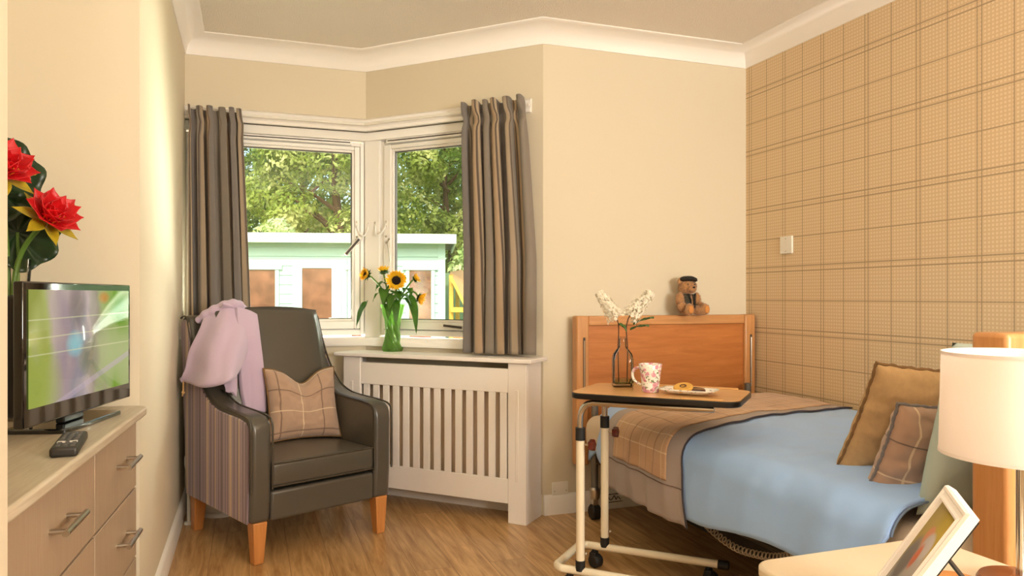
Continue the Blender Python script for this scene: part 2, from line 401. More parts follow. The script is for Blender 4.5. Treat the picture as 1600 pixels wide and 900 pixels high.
w2=sash_window('window_2',mW2,.055,.86,.14,.79,.885,1.930,.943,1.868,'')
# corner mullion post between them
cx,cy=CO
struct(MB().prism([(.607,4.17),(.607,4.30),(.80,4.30),(BX+.055*d45.x+.16*n45.x,BY+.055*d45.y+.16*n45.y),(BX+.055*d45.x+.05*n45.x,BY+.055*d45.y+.05*n45.y),(.62,4.163)],2,.84,1.985).build('trim_5',M['upvc'],bevel=.004))
# window handles, restrictor cables
def handle(parent,x,z,ang,y=-.012):
    h=empty('window_handle',(x,y,z),0,parent)
    h.rotation_euler=(0,ang,0)
    MB().box(-.012,.012,-.010,0,-.03,.03).build('handle_plate',M['plastic_w'],h,bevel=.004)
    MB().tube([(0,-.01,0),(0,-.03,0)],.008).box(-.010,.010,-.042,-.028,-.012,.115).build('lever',M['plastic_w'],h,bevel=.004)
    MB().box(-.006,.006,-.046,-.0425,.0,.11).build('lever_strip',M['gasket'],h,smooth=False)
handle(w1,.570,1.385,rad(-140)); 
handle(w2,.49,.917,rad(95))
MB().tube([(.115,-.015,1.385),(.118,-.03,1.36),(.135,-.03,1.26)],.0025).build('stay_arm',M['steel'],w2)
def cable(parent,a,b,drop):
    pts=[(a[0]+(b[0]-a[0])*t,a[1]+(b[1]-a[1])*t-.03*math.sin(PI*t),a[2]+(b[2]-a[2])*t-drop*math.sin(PI*t)**.7) for t in [k/14 for k in range(15)]]
    MB().tube(pts,.0042,8).build('restrictor_cable',mat('cable_sheath','fbf8f2',.3) if 'cable_sheath' not in MATS else MATS['cable_sheath'],parent)
for (wd,a,b) in ((w1,(.560,-.014,1.47),(.625,-.02,1.465)),(w2,(.03,-.02,1.465),(.10,-.014,1.47))):
    cable(wd,a,b,.065)
    for q in (a,b):
        MB().box(q[0]-.008,q[0]+.008,q[1]-.002,q[1]+.012,q[2]-.02,q[2]+.022).build('cable_bracket',M['plastic_w'],wd,bevel=.003)
        MB().sphere((q[0],q[1]-.003,q[2]+.012),.0035,8,6).sphere((q[0],q[1]-.003,q[2]-.012),.0035,8,6).build('bracket_screw',M['steel'],wd)
for wd,x in ((w1,.563),(w2,.098)):
    MB().sphere((x,-.014,1.40),.006,8,6).sphere((x+.004,-.014,1.365),.007,8,6).sphere((x+.02,-.014,1.385),.005,8,6).build('latch_screw',M['steel'],wd)

# ------------------------------------------------------------ curtains
cur_m=fabric('striped_curtain','7b7166',[(.02,.014,'ad9275'),(.040,.004,'54402f'),(.056,.008,'bfa684'),(.072,.004,'6a4c38'),(.12,.035,'77706c'),(.20,.028,'857a6e'),(.236,.004,'4d3c30'),(.262,.014,'a8947c'),(.284,.003,'54402f')],px=.34,coord='UV',axes=(0,1),rough=.85,bump=.2,sheen=.15,wv=700)
def curtain(name,p0,p1,q0,q1,ztop,zbot,nf,fabw,phase,label,seed,uoff=0):
    """hangs from p0-p1 at the top to q0-q1 at the bottom; normal towards the room"""
    p0,p1,q0,q1=[Vector((*p,0)) for p in (p0,p1,q0,q1)]
    d=(p1-p0).normalized(); n=Vector((d.y,-d.x,0))
    def f(s,v):
        z=ztop+(zbot-ztop)*v; h=(ztop-z)
        a=p0.lerp(p1,s); b=q0.lerp(q1,s); base=a.lerp(b,min(1,v*1.6)**.8)
        sw_=s+.035*math.sin(5.3*s+seed)+.02*math.sin(11*s+2*seed)+.02*v*math.sin(4*s+seed*3)
        ph=2*PI*nf*sw_+phase
        w=math.sin(ph)+.22*math.sin(2*ph+seed+1.5*v)
        pinch=math.exp(-((h-.085)/.03)**2)
        amp=.034*(.5+.5*min(1,h/.30))*(1-.55*pinch)*(.8+.35*math.sin(3.1*s*nf+seed))
        if h<.075: amp*=1.5
        sharp=math.copysign(abs(w)**(.85),w)
        lat=-.016*math.sin(2*ph)*(.4+.6*v)
        jag=.008*nz(s*9,v*2,seed)
        return base+n*(amp*sharp+jag+.012*nz(s*4,v*1.3,seed+5)*v)+d*(lat+pinch*.010*math.sin(ph))+Vector((0,0,z+(.008*math.sin(ph*1.0) if v==0 else 0)+(.006*nz(s*8,3,seed) if v==1 else 0)))
    o=MB().grid(f,220,50,uvfn=lambda s,v:(s*fabw+uoff,v)).build(name,cur_m,solid=.003,angle=80)
    tag(o,label,'curtain','window curtains')
    return o
curtain('curtain',(-.292,4.035),(-.045,4.035),(-.285,4.035),(.0,4.035),2.02,.20,5.2,.95,.4,'grey brown striped curtain hanging left of the window behind the armchair',1.3,.03)
def w45(s,off,z=0): 
    v=Vector((BX,BY,0))+d45*s-n45*off; return (v.x,v.y)
curtain('curtain',w45(.665,.10),w45(1.00,.10),w45(.685,.095),w45(1.06,.095),2.03,.79,5.2,1.15,1.8,'striped curtain right of the window ending just above the radiator cover',4.1,.10)
for nm,a,b,lab in (('curtain_track',(-.30,4.085),(.62,4.085),'thin white curtain track above the left window pane'),('curtain_track',w45(.02,.035),w45(1.0,.035),'thin white curtain track above the angled window pane')):
    A=Vector((*a,2.008));B_=Vector((*b,2.008)); 
    o=MB().tube([A,B_],.008,8).build(nm,M['plastic_w']); tag(o,lab,'curtain track','curtain tracks')

# ------------------------------------------------------------ radiator cover
rc=empty('radiator_cover',(BX,BY,0)); rc.matrix_world=M45.copy()
tag(rc,'white slatted wooden radiator cover under the window with two broad posts','radiator cover')
x0,x1,yf=-.0,1.058,-.195
MB().box(x0-.045,x1+.035,yf-.025,-.018,.757,.777).build('shelf_top',M['white'],rc,bevel=.004)
MB().box(x0,x0+.11,yf,yf+.02,0,.757).build('post',M['white'],rc,bevel=.003)
MB().box(x1-.095,x1,yf,yf+.02,0,.757).build('post',M['white'],rc,bevel=.003)
MB().box(x1-.018,x1,yf+.02,-.018,0,.757).build('end_panel',M['white'],rc,bevel=.002)
MB().box(x0,x0+.018,yf+.02,-.018,.0,.757).build('end_panel',M['white'],rc,bevel=.002)
MB().box(x0+.11,x1-.095,yf+.002,yf+.018,.615,.728).build('upper_rail',M['white'],rc,bevel=.002)
MB().box(x0+.11,x1-.095,yf+.002,yf+.018,.092,.208).build('lower_rail',M['white'],rc,bevel=.002)
xs0,xs1=x0+.11,x1-.095; n=14; pit=(xs1-xs0)/(n+.0)
for k in range(n):
    cxx=xs0+pit*(k+.5)+.004
    MB().box(cxx-.018,cxx+.018,yf+.004,yf+.014,.208,.615).build('slat',M['white'],rc,bevel=.0015)
for xx in (x0+.055,x1-.0475):
    MB().box(xx-.008,xx+.008,yf-.002,yf+.002,.20,.63).build('fluted_moulding',M['white'],rc,bevel=.0018)
ra=empty('radiator'); ra.matrix_world=M45.copy(); tag(ra,'beige panel radiator seen between the slats of the white cover','radiator')
mb=MB().box(.10,.94,-.145,-.085,.10,.70)
for k in range(21): mb.box(.115+k*.04,.135+k*.04,-.151,-.145,.13,.67)
mb.build('radiator_panel',mat('beige_radiator','dcc6aa',.5),ra,bevel=.004)
MB().tube([(.97,-.11,0),(.97,-.11,.14),(.93,-.11,.14)],.008).build('pipe',M['steel'],ra)
MB().box(.2,.23,-.086,-.001,.3,.5).build('wall_bracket',M['steel'],ra)
MB().box(.8,.83,-.086,-.001,.3,.5).build('wall_bracket',M['steel'],ra)

# ------------------------------------------------------------ chest of drawers, TV, remote
ch=empty('chest_of_drawers',(-.281,2.445,0),rad(-3.2)); tag(ch,'taupe chest of drawers with pale top and steel bar handles in the alcove','chest of drawers')
# local: x=0 is the front edge of the top, y=0 its far end, y negative towards the camera
MB().box(-.44,-.052,-1.135,-.012,.0,.722).build('body',M['chest'],ch,bevel=.002)
def rr(x0,x1,y0,y1,r,corners):
    pts=[]
    for (cx,cy,a0,key) in ((x1-r,y0+r,-90,'se'),(x1-r,y1-r,0,'ne'),(x0+r,y1-r,90,'nw'),(x0+r,y0+r,180,'sw')):
        if key in corners: pts+= [(cx+r*math.cos(rad(a0+k*15)),cy+r*math.sin(rad(a0+k*15))) for k in range(7)]
        else: pts.append({'se':(x1,y0),'ne':(x1,y1),'nw':(x0,y1),'sw':(x0,y0)}[key])
    return pts
MB().prism(rr(-.445,0,-1.165,0,.045,('se','ne')),2,.722,.747).build('top',M['chesttop'],ch,bevel=.006,seg=3)
def bar_handle(parent,y,z):
    h=MB().tube([(0,y-.075,z),(0,y+.075,z)],.0065,12)
    for q in (-.056,.056): h.tube([(-.034,y+q,z),(0,y+q,z)],.005,10)
    h.build('bar_handle',M['steel'],parent)
for c,(ya,yb,yh) in enumerate(((-1.13,-.488,-.765),(-.482,-.014,-.205))):
    for (za,zb,zh) in ((.513,.715,.620),(.308,.507,.413),(.083,.302,.205)):
        dr=MB().box(-.052,-.033,ya,yb,za,zb).build('drawer',M['chest'],ch,bevel=.0015)
        bar_handle(dr,yh,zh)
tvm=bpy.data.materials.new('television_picture'); tvm.use_nodes=True; nt=tvm.node_tree; b=nt.nodes['Principled BSDF']
tc=N(nt,'ShaderNodeTexCoord'); mp=N(nt,'ShaderNodeMapping'); nt.links.new(tc.outputs['UV'],mp.inputs[0]); mp.inputs['Scale'].default_value=(3.2,1.1,1); mp.inputs['Location'].default_value=(1.3,.4,0)
n1=N(nt,'ShaderNodeTexNoise'); n1.inputs['Scale'].default_value=1.6; n1.inputs['Detail'].default_value=1.5; nt.links.new(mp.outputs[0],n1.inputs[0])
sx=N(nt,'ShaderNodeSeparateXYZ'); nt.links.new(tc.outputs['UV'],sx.inputs[0])
cr=N(nt,'ShaderNodeValToRGB'); e=cr.color_ramp; e.elements[0].position=0; e.elements[0].color=rgb('8a9438'); e.elements[1].position=1; e.elements[1].color=rgb('94a862')
for p_,c_ in ((.10,'a4ac5c'),(.20,'b9a79c'),(.32,'a08c90'),(.42,'8e8890'),(.52,'b5a3a0'),(.64,'988c7c'),(.74,'9aa86a'),(.86,'6f9a1e')):
    q=e.elements.new(p_); q.color=rgb(c_)
wob=mth(nt,'ADD',sx.outputs[0],mth(nt,'MULTIPLY',mth(nt,'SUBTRACT',n1.outputs[0],.5),.45)); nt.links.new(wob,cr.inputs[0])
n2=N(nt,'ShaderNodeTexNoise'); n2.inputs['Scale'].default_value=3.5; nt.links.new(tc.outputs['UV'],n2.inputs[0])
def mixc(fac,a,bc):
    mx=N(nt,'ShaderNodeMix',data_type='RGBA'); nt.links.new(fac,mx.inputs[0]); nt.links.new(a,mx.inputs[6]); mx.inputs[7].default_value=rgb(bc); return mx.outputs[2]
def blob(cx,cy,rx,ry,soft=1.0):
    dx=mth(nt,'DIVIDE',mth(nt,'SUBTRACT',sx.outputs[0],cx),rx); dy=mth(nt,'DIVIDE',mth(nt,'SUBTRACT',sx.outputs[1],cy),ry)
    r2=mth(nt,'ADD',mth(nt,'MULTIPLY',dx,dx),mth(nt,'MULTIPLY',dy,dy)); return mth(nt,'MULTIPLY',mth(nt,'MAXIMUM',mth(nt,'SUBTRACT',1,r2),0),soft)
cc=cr.outputs[0]
cc=mixc(blob(.05,.15,.25,.5),cc,'9aa648'); cc=mixc(blob(.85,.35,.45,.3,.9),cc,'a3b272'); cc=mixc(blob(.40,.50,.10,.14),cc,'8fc0c4')
cc=mixc(blob(.70,.93,.07,.07),cc,'c0843a'); cc=mixc(blob(.88,.83,.14,.2),cc,'4f8f16'); cc=mixc(blob(.42,.85,.10,.25,.8),cc,'7c7068'); cc=mixc(blob(.55,.35,.12,.22,.7),cc,'6f6a58')
for a_,b0 in ((.04,.58),(.02,.44),(.03,.74)):
    l=mth(nt,'COMPARE',mth(nt,'SUBTRACT',sx.outputs[1],mth(nt,'MULTIPLY',sx.outputs[0],a_)),b0,.006); cc=mixc(mth(nt,'MULTIPLY',l,.5),cc,'d9d6a8')
l=mth(nt,'COMPARE',mth(nt,'SUBTRACT',sx.outputs[1],mth(nt,'MULTIPLY',sx.outputs[0],.45)),-.12,.03); cc=mixc(mth(nt,'MULTIPLY',l,.5),cc,'b9a7b4')
b.inputs['Base Color'].default_value=(.01,.01,.01,1); b.inputs['Roughness'].default_value=.12
nt.links.new(cc,b.inputs['Emission Color']); b.inputs['Emission Strength'].default_value=.85
tv=empty('television',(-.391,2.117,.747),math.atan2(2.374-1.86,-.323+.46)); tag(tv,'flat black television with a lit green and mauve picture on the chest','television')
# local x along screen width, -y towards the room, z up
hw=.267; z0,z1=.034,.356
MB().box(-hw,hw,.0,.022,z0,z1).build('bezel',M['gloss'],tv,bevel=.004,seg=3)
MB().box(-hw+.02,hw-.02,.022,.055,z0+.02,z1-.03).build('back_housing',M['black'],tv,bevel=.012,seg=3)
mb=MB(); mb.grid(lambda u,v:Vector((-hw+.018+u*(2*hw-.036),-.0012,z0+.042+v*(z1-z0-.060))),1,1,uvfn=lambda u,v:(u,v)); mb.build('screen',tvm,tv,solid=.0015,off=1)
MB().box(-.05,.05,.024,.045,.012,.08).build('neck',M['black'],tv,bevel=.004)
MB().prism(rr(-.13,.17,-.022,.125,.02,('se','ne','nw','sw')),2,.0,.012).build('stand_base',M['gloss'],tv,bevel=.003)
rm=empty('remote_control',(-.36,1.80,.747),rad(80+15)); tag(rm,'dark remote control with pale buttons lying in front of the television','remote control')
MB().box(-.10,.10,-.025,.025,0,.020).build('body',mat('remote_plastic','2b2722',.45),rm,bevel=.006,seg=3)
mb=MB()
for i in range(9):
    for j in range(3): mb.box(-.085+i*.019,-.075+i*.019,-.018+j*.013,-.010+j*.013,.019,.0225)
mb.build('button_pad',mat('remote_buttons','56504a',.5),rm,bevel=.001)
MB().box(-.045,-.035,-.019,-.004,.019,.0228).box(-.045,-.035,.002,.018,.019,.0228).build('pale_button',mat('pale_buttons','d8cfc4',.5),rm,bevel=.001)

# ------------------------------------------------------------ artificial lotus flowers in a glass vase, basket
va=MB().lathe([(.0,.0),(.045,.0),(.048,.01),(.036,.12),(.034,.30),(.042,.42),(.040,.42),(.031,.30),(.033,.12),(.040,.015),(0,.012)],28).build('glass_vase',M['clear'])
va.location=(-.585,2.275,.747); tag(va,'tall clear glass vase behind the television holding red flowers','vase')
pet=mat('lotus_red_petal','c80f16',.45,var=.25,vscale=14)
def petal(mb,c,dirv,up,L,Wd,curl=.3,cup=.25):
    dirv=dirv.normalized(); side=dirv.cross(up).normalized(); nn=side.cross(dirv)
    def f(u,v):
        s=v; w=Wd*math.sin(PI*min(1,s*.92+.08))**.8*(1-s**6)
        x=(u-.5)*2*w; y=L*s
        return c+dirv*y+side*x+nn*(curl*L*s*s+cup*abs(u-.5)**2*4*w)
    mb.grid(f,6,9)
def lotus(name,head,axis,size,label,stem_pts):
    t=empty(name,head); tag(t,label,'flower','red artificial lotus flowers')
    ax=Vector(axis).normalized(); a=ax.orthogonal().normalized(); b_=ax.cross(a)
    mb=MB()
    for ring,(n_,el,L) in enumerate(((8,25,1.0),(7,45,.9),(6,65,.7),(5,78,.5))):
        for k in range(n_):
            th=2*PI*(k+.5*ring)/n_+.3; dv=(a*math.cos(th)+b_*math.sin(th))*math.cos(rad(el))+ax*math.sin(rad(el))
            petal(mb,Vector((0,0,0)),dv,ax,size*L*random.uniform(.92,1.08),size*.36*L**.5,.10)
    mb.build('petals',pet,t,solid=.0015)
    mb=MB()
    for k in range(7):
        th=2*PI*k/7; dv=(a*math.cos(th)+b_*math.sin(th))*.95+ax*.08
        petal(mb,-ax*.006,dv,ax,size*.98,size*.2,-.03)
    mb.build('outer_petals',M['lotus_yellow'],t,solid=.0015)
    mb=MB()
    for k in range(26):
        th=k*2.4; r=.010*math.sqrt(k/5); p=a*math.cos(th)*r+b_*math.sin(th)*r
        mb.tube([p+ax*.005,p*1.5+ax*size*.38],.0016,5)
    mb.build('stamens',mat('stamen_orange','e0862a',.6),t)
    h=Vector(head); MB().tube(smooth_path([Vector(q)-h for q in stem_pts],6),.0065,8).build('stem',M['stem'],t)
lotus('lotus_flower',(-.490,2.20,1.27),(.62,-.55,.55),.088,'red lotus flower with yellow outer petals, lower right of the pair',[(-.585,2.272,.80),(-.583,2.27,1.08),(-.56,2.26,1.19),(-.50,2.21,1.26)])
lotus('lotus_flower',(-.590,2.19,1.385),(.55,-.60,.6),.092,'red lotus flower high at the alcove corner, above the other one',[(-.597,2.28,.80),(-.597,2.28,1.1),(-.60,2.25,1.3),(-.595,2.20,1.375)])
def broad_leaf(c,rx,rz,axis,label,stemto):
    t=empty('lotus_leaf',c); tag(t,label,'leaf','dark lotus leaves')
    ax=Vector(axis).normalized(); a=Vector((0,0,1)).cross(ax).normalized(); b_=ax.cross(a)
    def f(u,v):
        th=2*PI*u; r=v*(1+.06*math.sin(th*7)+.05*nz(math.cos(th)*2,math.sin(th)*2,c[2]*5))
        return a*math.cos(th)*r*rx+b_*math.sin(th)*r*rz+ax*(.035*v*v+.008*math.sin(th*9)*v)
    MB().grid(f,64,7,wrap=True).build('blade',M['dark_leaf'],t,solid=.0015,weld=True)
    MB().tube(smooth_path([Vector((0,0,0)),Vector(((stemto[0]-c[0])*.6,(stemto[1]-c[1])*.6,-.12)),Vector(stemto)-Vector(c)],6),.005,6).build('stalk',M['stem'],t)
broad_leaf((-.63,2.29,1.375),.105,.115,(.5,-.8,.2),'dark green round leaf behind the upper red flower',(-.59,2.29,.80))
broad_leaf((-.585,2.31,1.24),.095,.105,(.45,-.85,.1),'dark green round leaf behind the lower red flower',(-.575,2.28,.80))
bk=empty('wicker_basket',(-.70,2.06,.747)); tag(bk,'small brown wicker basket of dried red petals behind the television','basket')
mb=MB()
for k in range(12):
    mb.tube([(.062*math.cos(t)*(1+.03*((k+j)%2)),.062*math.sin(t)*(1+.03*((k+j)%2)),.008+k*.010) for j,t in enumerate([2*PI*j/24 for j in range(24)])],.0055,6,closed=True)
mb.lathe([(.055,0),(.058,.12)],20).build('weave',mat('brown_wicker','6a3f1f',.7),bk)
mb=MB()
for k in range(30): mb.sphere((random.uniform(-.04,.04),random.uniform(-.04,.04),.12+random.uniform(-.004,.02)),(.016,.012,.007),8,5)
mb.build('petal_filling',mat('dried_red','8c1c14',.8),bk)

# ------------------------------------------------------------ armchair
ac=empty('armchair',(0,3.10,0),rad(24)); tag(ac,'olive grey leather wing armchair with striped fabric sides and wooden legs','armchair')
prof=[(.0,.165),(-.012,.30),(-.014,.52),(-.008,.565),(.02,.588),(.10,.597),(.22,.602),(.32,.610),(.40,.632),(.46,.668),(.52,.722),(.57,.785),(.61,.855),(.645,.930),(.665,.972),(.70,.982),(.738,.972),(.742,.95),(.70,.50),(.675,.165)]
def arm(x0,x1): return MB().prism(prof,0,x0,x1)
W_=.66
stripe_m=fabric('striped_upholstery','a8929c',[(.02,.012,'7a676c'),(.050,.003,'4a3a40'),(.088,.0045,'d8be94'),(.100,.003,'4f3d42'),(.135,.003,'4a3a40'),(.168,.006,'e6cca2'),(.184,.003,'e6cca2'),(.196,.003,'4a3a40'),(.222,.0025,'4a3a40')],px=.24,axes=(1,2),rough=.85,bump=.2,sheen=.2)
for nm,a_,b_ in (('arm_and_wing',.004,.088),('arm_and_wing',W_-.088,W_-.004)):
    arm(a_,b_).build(nm,M['leather'],ac,bevel=.018,seg=4,angle=60)
inset=[(y+(.018 if y<.05 else (-.012 if y>.64 else 0)),z-(.020 if z>.3 else 0)) for y,z in prof]
inset=[(max(.010,y),z) for y,z in inset]
for a_,b_ in ((-.004,.006),(W_-.006,W_+.004)):
    MB().prism(inset,0,a_,b_).build('striped_side_panel',stripe_m,ac,bevel=.003)
def off(pf,x): return [Vector((x,p[0],p[1])) for p in pf]
for x in (.0,.090,W_-.090,W_):
    pts=smooth_path(off(prof[1:17],x),4); MB().tube([p+Vector((0,-.001,-.004)) for p in pts],.0042,8).build('piping',M['leather_seam'],ac)
# inside back, slightly convex
def backf(u,v):
    x=.086+u*(W_-.172); z=.30+v*.675
    y=.44+.175*(z-.30)/.67 - .028*math.sin(PI*u)**.6*math.sin(PI*min(1,v*.9+.1))**.5
    return Vector((x,y,z))
mb=MB(); 
mb.grid(lambda u,v: backf(u,v),16,24); o=mb.build('backrest',M['leather'],ac,solid=.09,off=1 if False else -1)
for x in (.088,W_-.088):
    MB().tube([backf(0 if x<.3 else 1,v/12)+Vector((0,-.006,0)) for v in range(13)],.004,6).build('back_seam',M['leather_seam'],ac)
MB().prism([(.60,.165),(.675,.165),(.73,.965),(.66,.975)],0,.08,W_-.08).build('rear_panel',M['leather'],ac,bevel=.015,seg=3)
MB().box(.088,W_-.088,-.004,.55,.165,.285).build('front_rail',M['leather'],ac,bevel=.012,seg=3)
def seatf(u,v,top):
    x=.090+u*(W_-.180); y=-.008+v*.50
    e=(1-(2*u-1)**8)*(1-(2*v-1)**8)
    return Vector((x,y,.392+.020*math.sin(PI*u)*math.sin(PI*v)**.5 if top else .29))
mb=MB()
mb.box(.091,W_-.091,-.008,.50,.300,.398); bmesh.ops.subdivide_edges(mb.bm,edges=mb.bm.edges[:],cuts=6,use_grid_fill=True)
for v in mb.bm.verts:
    if v.co.z>.39:
        u=(v.co.x-.091)/(W_-.182); w=(v.co.y+.008)/.508; v.co.z+=.022*math.sin(PI*min(1,max(0,u)))*math.sin(PI*min(1,max(0,w)))
    v.co.y+= -.004*math.sin(PI*(v.co.z-.30)/.098) if v.co.y<0 else 0
mb.build('seat_cushion',M['leather'],ac,bevel=.014,seg=4)
MB().tube([(.095,-.009,.396),(W_-.095,-.009,.396)],.0035,6).tube([(.095,-.009,.303),(W_-.095,-.009,.303)],.0035,6).build('seat_piping',M['leather_seam'],ac)
for (x,y,dx,dy) in ((.045,.028,-.002,-.002),(W_-.045,.028,.002,-.002),(.04,.625,-.004,.012),(W_-.04,.625,.004,.012)):
    MB().box(x-.030,x+.030,y-.030,y+.030,0,.168,taper=(.68,dx,dy)).build('leg',M['legwood'],ac,bevel=.004)

# checked cushion on the chair
chk=fabric('brown_check_fabric','b0917b',[(.06,.0035,'7d6253'),(.165,.0022,'e0c8a8')],[(.05,.0035,'7d6253'),(.15,.0022,'e0c8a8')],px=.21,py=.20,coord='UV',rough=.9,bump=.25,sheen=.3)
def cushion(name,w,h,t,m,trimm,label,cat,loc,rot,parent=None,dip=0,seed=0,wr=.006,pinch=.07,cord=.0045,group=None,ruffle=0):
    root=empty(name,loc,rot=rot); tag(root,label,cat,group)
    def base(u,v):
        a=2*u-1; b=2*v-1
        x=w/2*a*(1-pinch*(1-b*b)); z=h/2*b*(1-pinch*(1-a*a))
        z-=dip*math.exp(-(a/.42)**2)*((b+1)/2)**1.5
        z+=ruffle*.01*math.sin(a*23+seed)*(b if b>0 else -b); x+=ruffle*.01*math.sin(b*19+seed)*abs(a)
        return a,b,x,z
    def side(sg):
        def f(u,v):
            a,b,x,z=base(u,v)
            e=max(0,(1-a**4))**.55*max(0,(1-b**4))**.55
            edge=1-max(abs(a),abs(b))
            wk=wr*(nz(a*3,b*3,seed+sg)+.6*nz(a*7,b*7,seed+2*sg)) + wr*1.2*math.sin(14*math.atan2(b,a)+seed)*math.exp(-edge*5)*(a*a+b*b)*.4
            y=sg*(t/2*e+wk*min(1,edge*6)) 
            y-=sg*dip*.35*math.exp(-(a/.25)**2)*max(0,b)*e
            return Vector((x,y,z))
        return f
    mb=MB()
    for sg in (-1,1): mb.grid(side(sg),44,44,uvfn=lambda u,v:(u*w+.02,v*h+.02))
    mb.build('cushion_cover',m,root,weld=True,angle=180)
    ring=[]
    for k in range(160):
        q=k/40; i=int(q); f=q-i
        u,v=((f,0),(1,f),(1-f,1),(0,1-f))[i]; a,b,x,z=base(u,v)
        ring.append(Vector((x,.002*math.sin(k*1.1)*ruffle,z)))
    if cord: MB().tube(ring,[cord*(1+.25*math.sin(k*2.1)*(1 if ruffle else 0)) for k in range(160)],6,closed=True).build('piping_edge',trimm,root)
    return root
def acl(x,y,z):
    e=Matrix.Rotation(rad(24),3,'Z')@Vector((x,y,0)); return (e.x,3.10+e.y,z)
cushion('scatter_cushion',.345,.335,.11,chk,M['tan_trim'],'brown checked scatter cushion propped in the leather armchair','cushion',acl(.405,.335,.575),(rad(-17),rad(2),rad(24-4)),dip=.065,seed=2,wr=.008)

# lilac fleece over the chair's left wing
bl=empty('fleece_throw',acl(0,0,0),rad(24)); tag(bl,'lilac fleece jacket thrown over the left wing of the armchair','blanket')
def net(mb,rows,nu=26,nv=40,fold=.012,nfold=4,seed=0,flare=1.0):
    R=[[Vector(p) for p in r] for r in rows]
    def cr1(P,t):
        n_=len(P)-1; i=min(int(t*n_),n_-1); f=t*n_-i
        p0,p1,p2,p3=P[max(i-1,0)],P[i],P[i+1],P[min(i+2,n_)]
        return .5*((2*p1)+(-p0+p2)*f+(2*p0-5*p1+4*p2-p3)*f*f+(-p0+3*p1-3*p2+p3)*f**3)
    nrm=Vector((-.45,-.89,0))
    def f(u,v):
        p=cr1([cr1(r,u) for r in R],v)
        q_=math.sin(2*PI*nfold*(u+.08*nz(u*2,v*3,seed))+seed+1.6*v); wv_=.9*q_+1.3*nz(u*2.5,v*2,seed)+.25*nz(u*6,v*4,seed)
        return p+nrm*.012+nrm*fold*wv_*(.05+.95*v**.6)+Vector((0,0,.004*math.sin(9*u+seed)*v))
    mb.grid(f,nu,nv); return mb
# outer body: crosses the top edge of the wing and hangs down outside and in front
rowsA=[[(.070,.63,.995),(.112,.585,1.035),(.174,.55,1.045),(.262,.59,1.005)],
       [(.040,.60,.927),(.069,.52,.949),(.127,.47,.954),(.226,.49,.925)],
       [(-.005,.61,.823),(.020,.48,.837),(.083,.40,.844),(.181,.43,.824)],
       [(-.022,.61,.745),(-.003,.46,.750),(.043,.35,.757),(.125,.38,.745)],
       [(-.040,.62,.697),(-.025,.45,.694),(.010,.31,.705),(.089,.34,.722)],
       [(-.038,.62,.685),(-.020,.45,.683),(.010,.32,.692),(.085,.35,.712)]]
net(MB(),rowsA,fold=.024,nfold=2.3,seed=.7).build('jacket_body',M['blanket'],bl,solid=.010,subsurf=1,angle=180)
MB().tube(smooth_path([Vector(p) for p in rowsA[4]],6),.009,8).build('hem',M['blanket'],bl)
rowsB=[[(.160,.50,1.020),(.209,.50,1.008),(.255,.50,.985)],[(.150,.46,.905),(.200,.46,.918),(.250,.46,.890)],
       [(.148,.44,.790),(.203,.44,.802),(.256,.44,.778)],[(.148,.42,.662),(.203,.42,.663),(.257,.42,.659)],[(.158,.40,.558),(.203,.40,.547),(.252,.40,.546)]]
net(MB(),rowsB,fold=.006,nfold=1.0,seed=2.1).build('sleeve',M['blanket'],bl,solid=.022,subsurf=1,angle=180)
rowsC=[[(.090,.44,.86),(.12,.43,.86),(.15,.44,.86)],[(.06,.42,.75),(.095,.41,.75),(.13,.42,.75)],[(.062,.40,.69),(.09,.39,.685),(.120,.40,.69)],[(.070,.39,.655),(.09,.38,.645),(.108,.38,.630)]]
net(MB(),rowsC,nu=12,nv=16,fold=.005,nfold=1,seed=3).build('sleeve',M['blanket'],bl,solid=.014,subsurf=1,angle=180)
# rolled hood on top
hood=smooth_path([Vector(p) for p in [(.04,.64,.955),(.06,.60,.985),(.095,.56,1.010),(.14,.53,1.030),(.18,.53,1.030),(.215,.56,1.012),(.25,.60,.99)]],6)
MB().tube(hood,[.016+.010*math.sin(PI*k/(len(hood)-1))+.003*math.sin(k*1.3) for k in range(len(hood))],12).build('rolled_hood',M['blanket'],bl,subsurf=1)
rowsD=[[(.10,.50,1.04),(.17,.52,1.02),(.23,.58,.985)],[(.10,.55,1.02),(.17,.58,1.0),(.24,.62,.985)],[(.10,.70,1.0),(.17,.72,.995),(.25,.72,.99)],[(.10,.775,.93),(.17,.775,.93),(.25,.77,.93)]]
net(MB(),rowsD,nu=12,nv=16,fold=.003,nfold=1,seed=3).build('jacket_back',M['blanket'],bl,solid=.012,subsurf=1,angle=180)
MB().tube([(-.042,.585,.70),(-.044,.585,.665),(-.044,.587,.64)],.004,6).tube([(-.044,.587,.645),(-.052,.575,.625)],.003,6).sphere((-.044,.587,.64),.008,8,6).build('drawstring',mat('tan_cord','c9a06a',.8),bl)

# white bin and the capped pipe behind the chair
bn=empty('waste_bin',(-.135,3.945,0)); tag(bn,'round white waste bin on the floor behind the armchair','waste bin')
MB().lathe([(.0,.004),(.085,.0),(.092,.02),(.105,.26),(.110,.262),(.110,.275),(.100,.275),(.088,.02),(0,.02)],36).build('bucket',M['plastic_w'],bn)
MB().lathe([(.088,.0),(.099,.0),(.099,.022),(.092,.026)],36,closed=True).build('base_ring',M['plastic_w'],bn)
vp=empty('heating_pipe',(-.268,3.79,0)); tag(vp,'thin white pipe with a rounded valve cap beside the left wall behind the armchair','pipe')
MB().tube([(0,0,0),(0,0,.27)],.008,12).build('pipe',M['plastic_w'],vp)
MB().lathe([(.0,.33),(.014,.328),(.020,.315),(.020,.28),(.016,.262),(.008,.26)],20).build('valve_cap',M['plastic_w'],vp)
MB().lathe([(.0,.012),(.020,.012),(.020,.0),(0,0)],20).build('floor_collar',M['plastic_w'],vp)

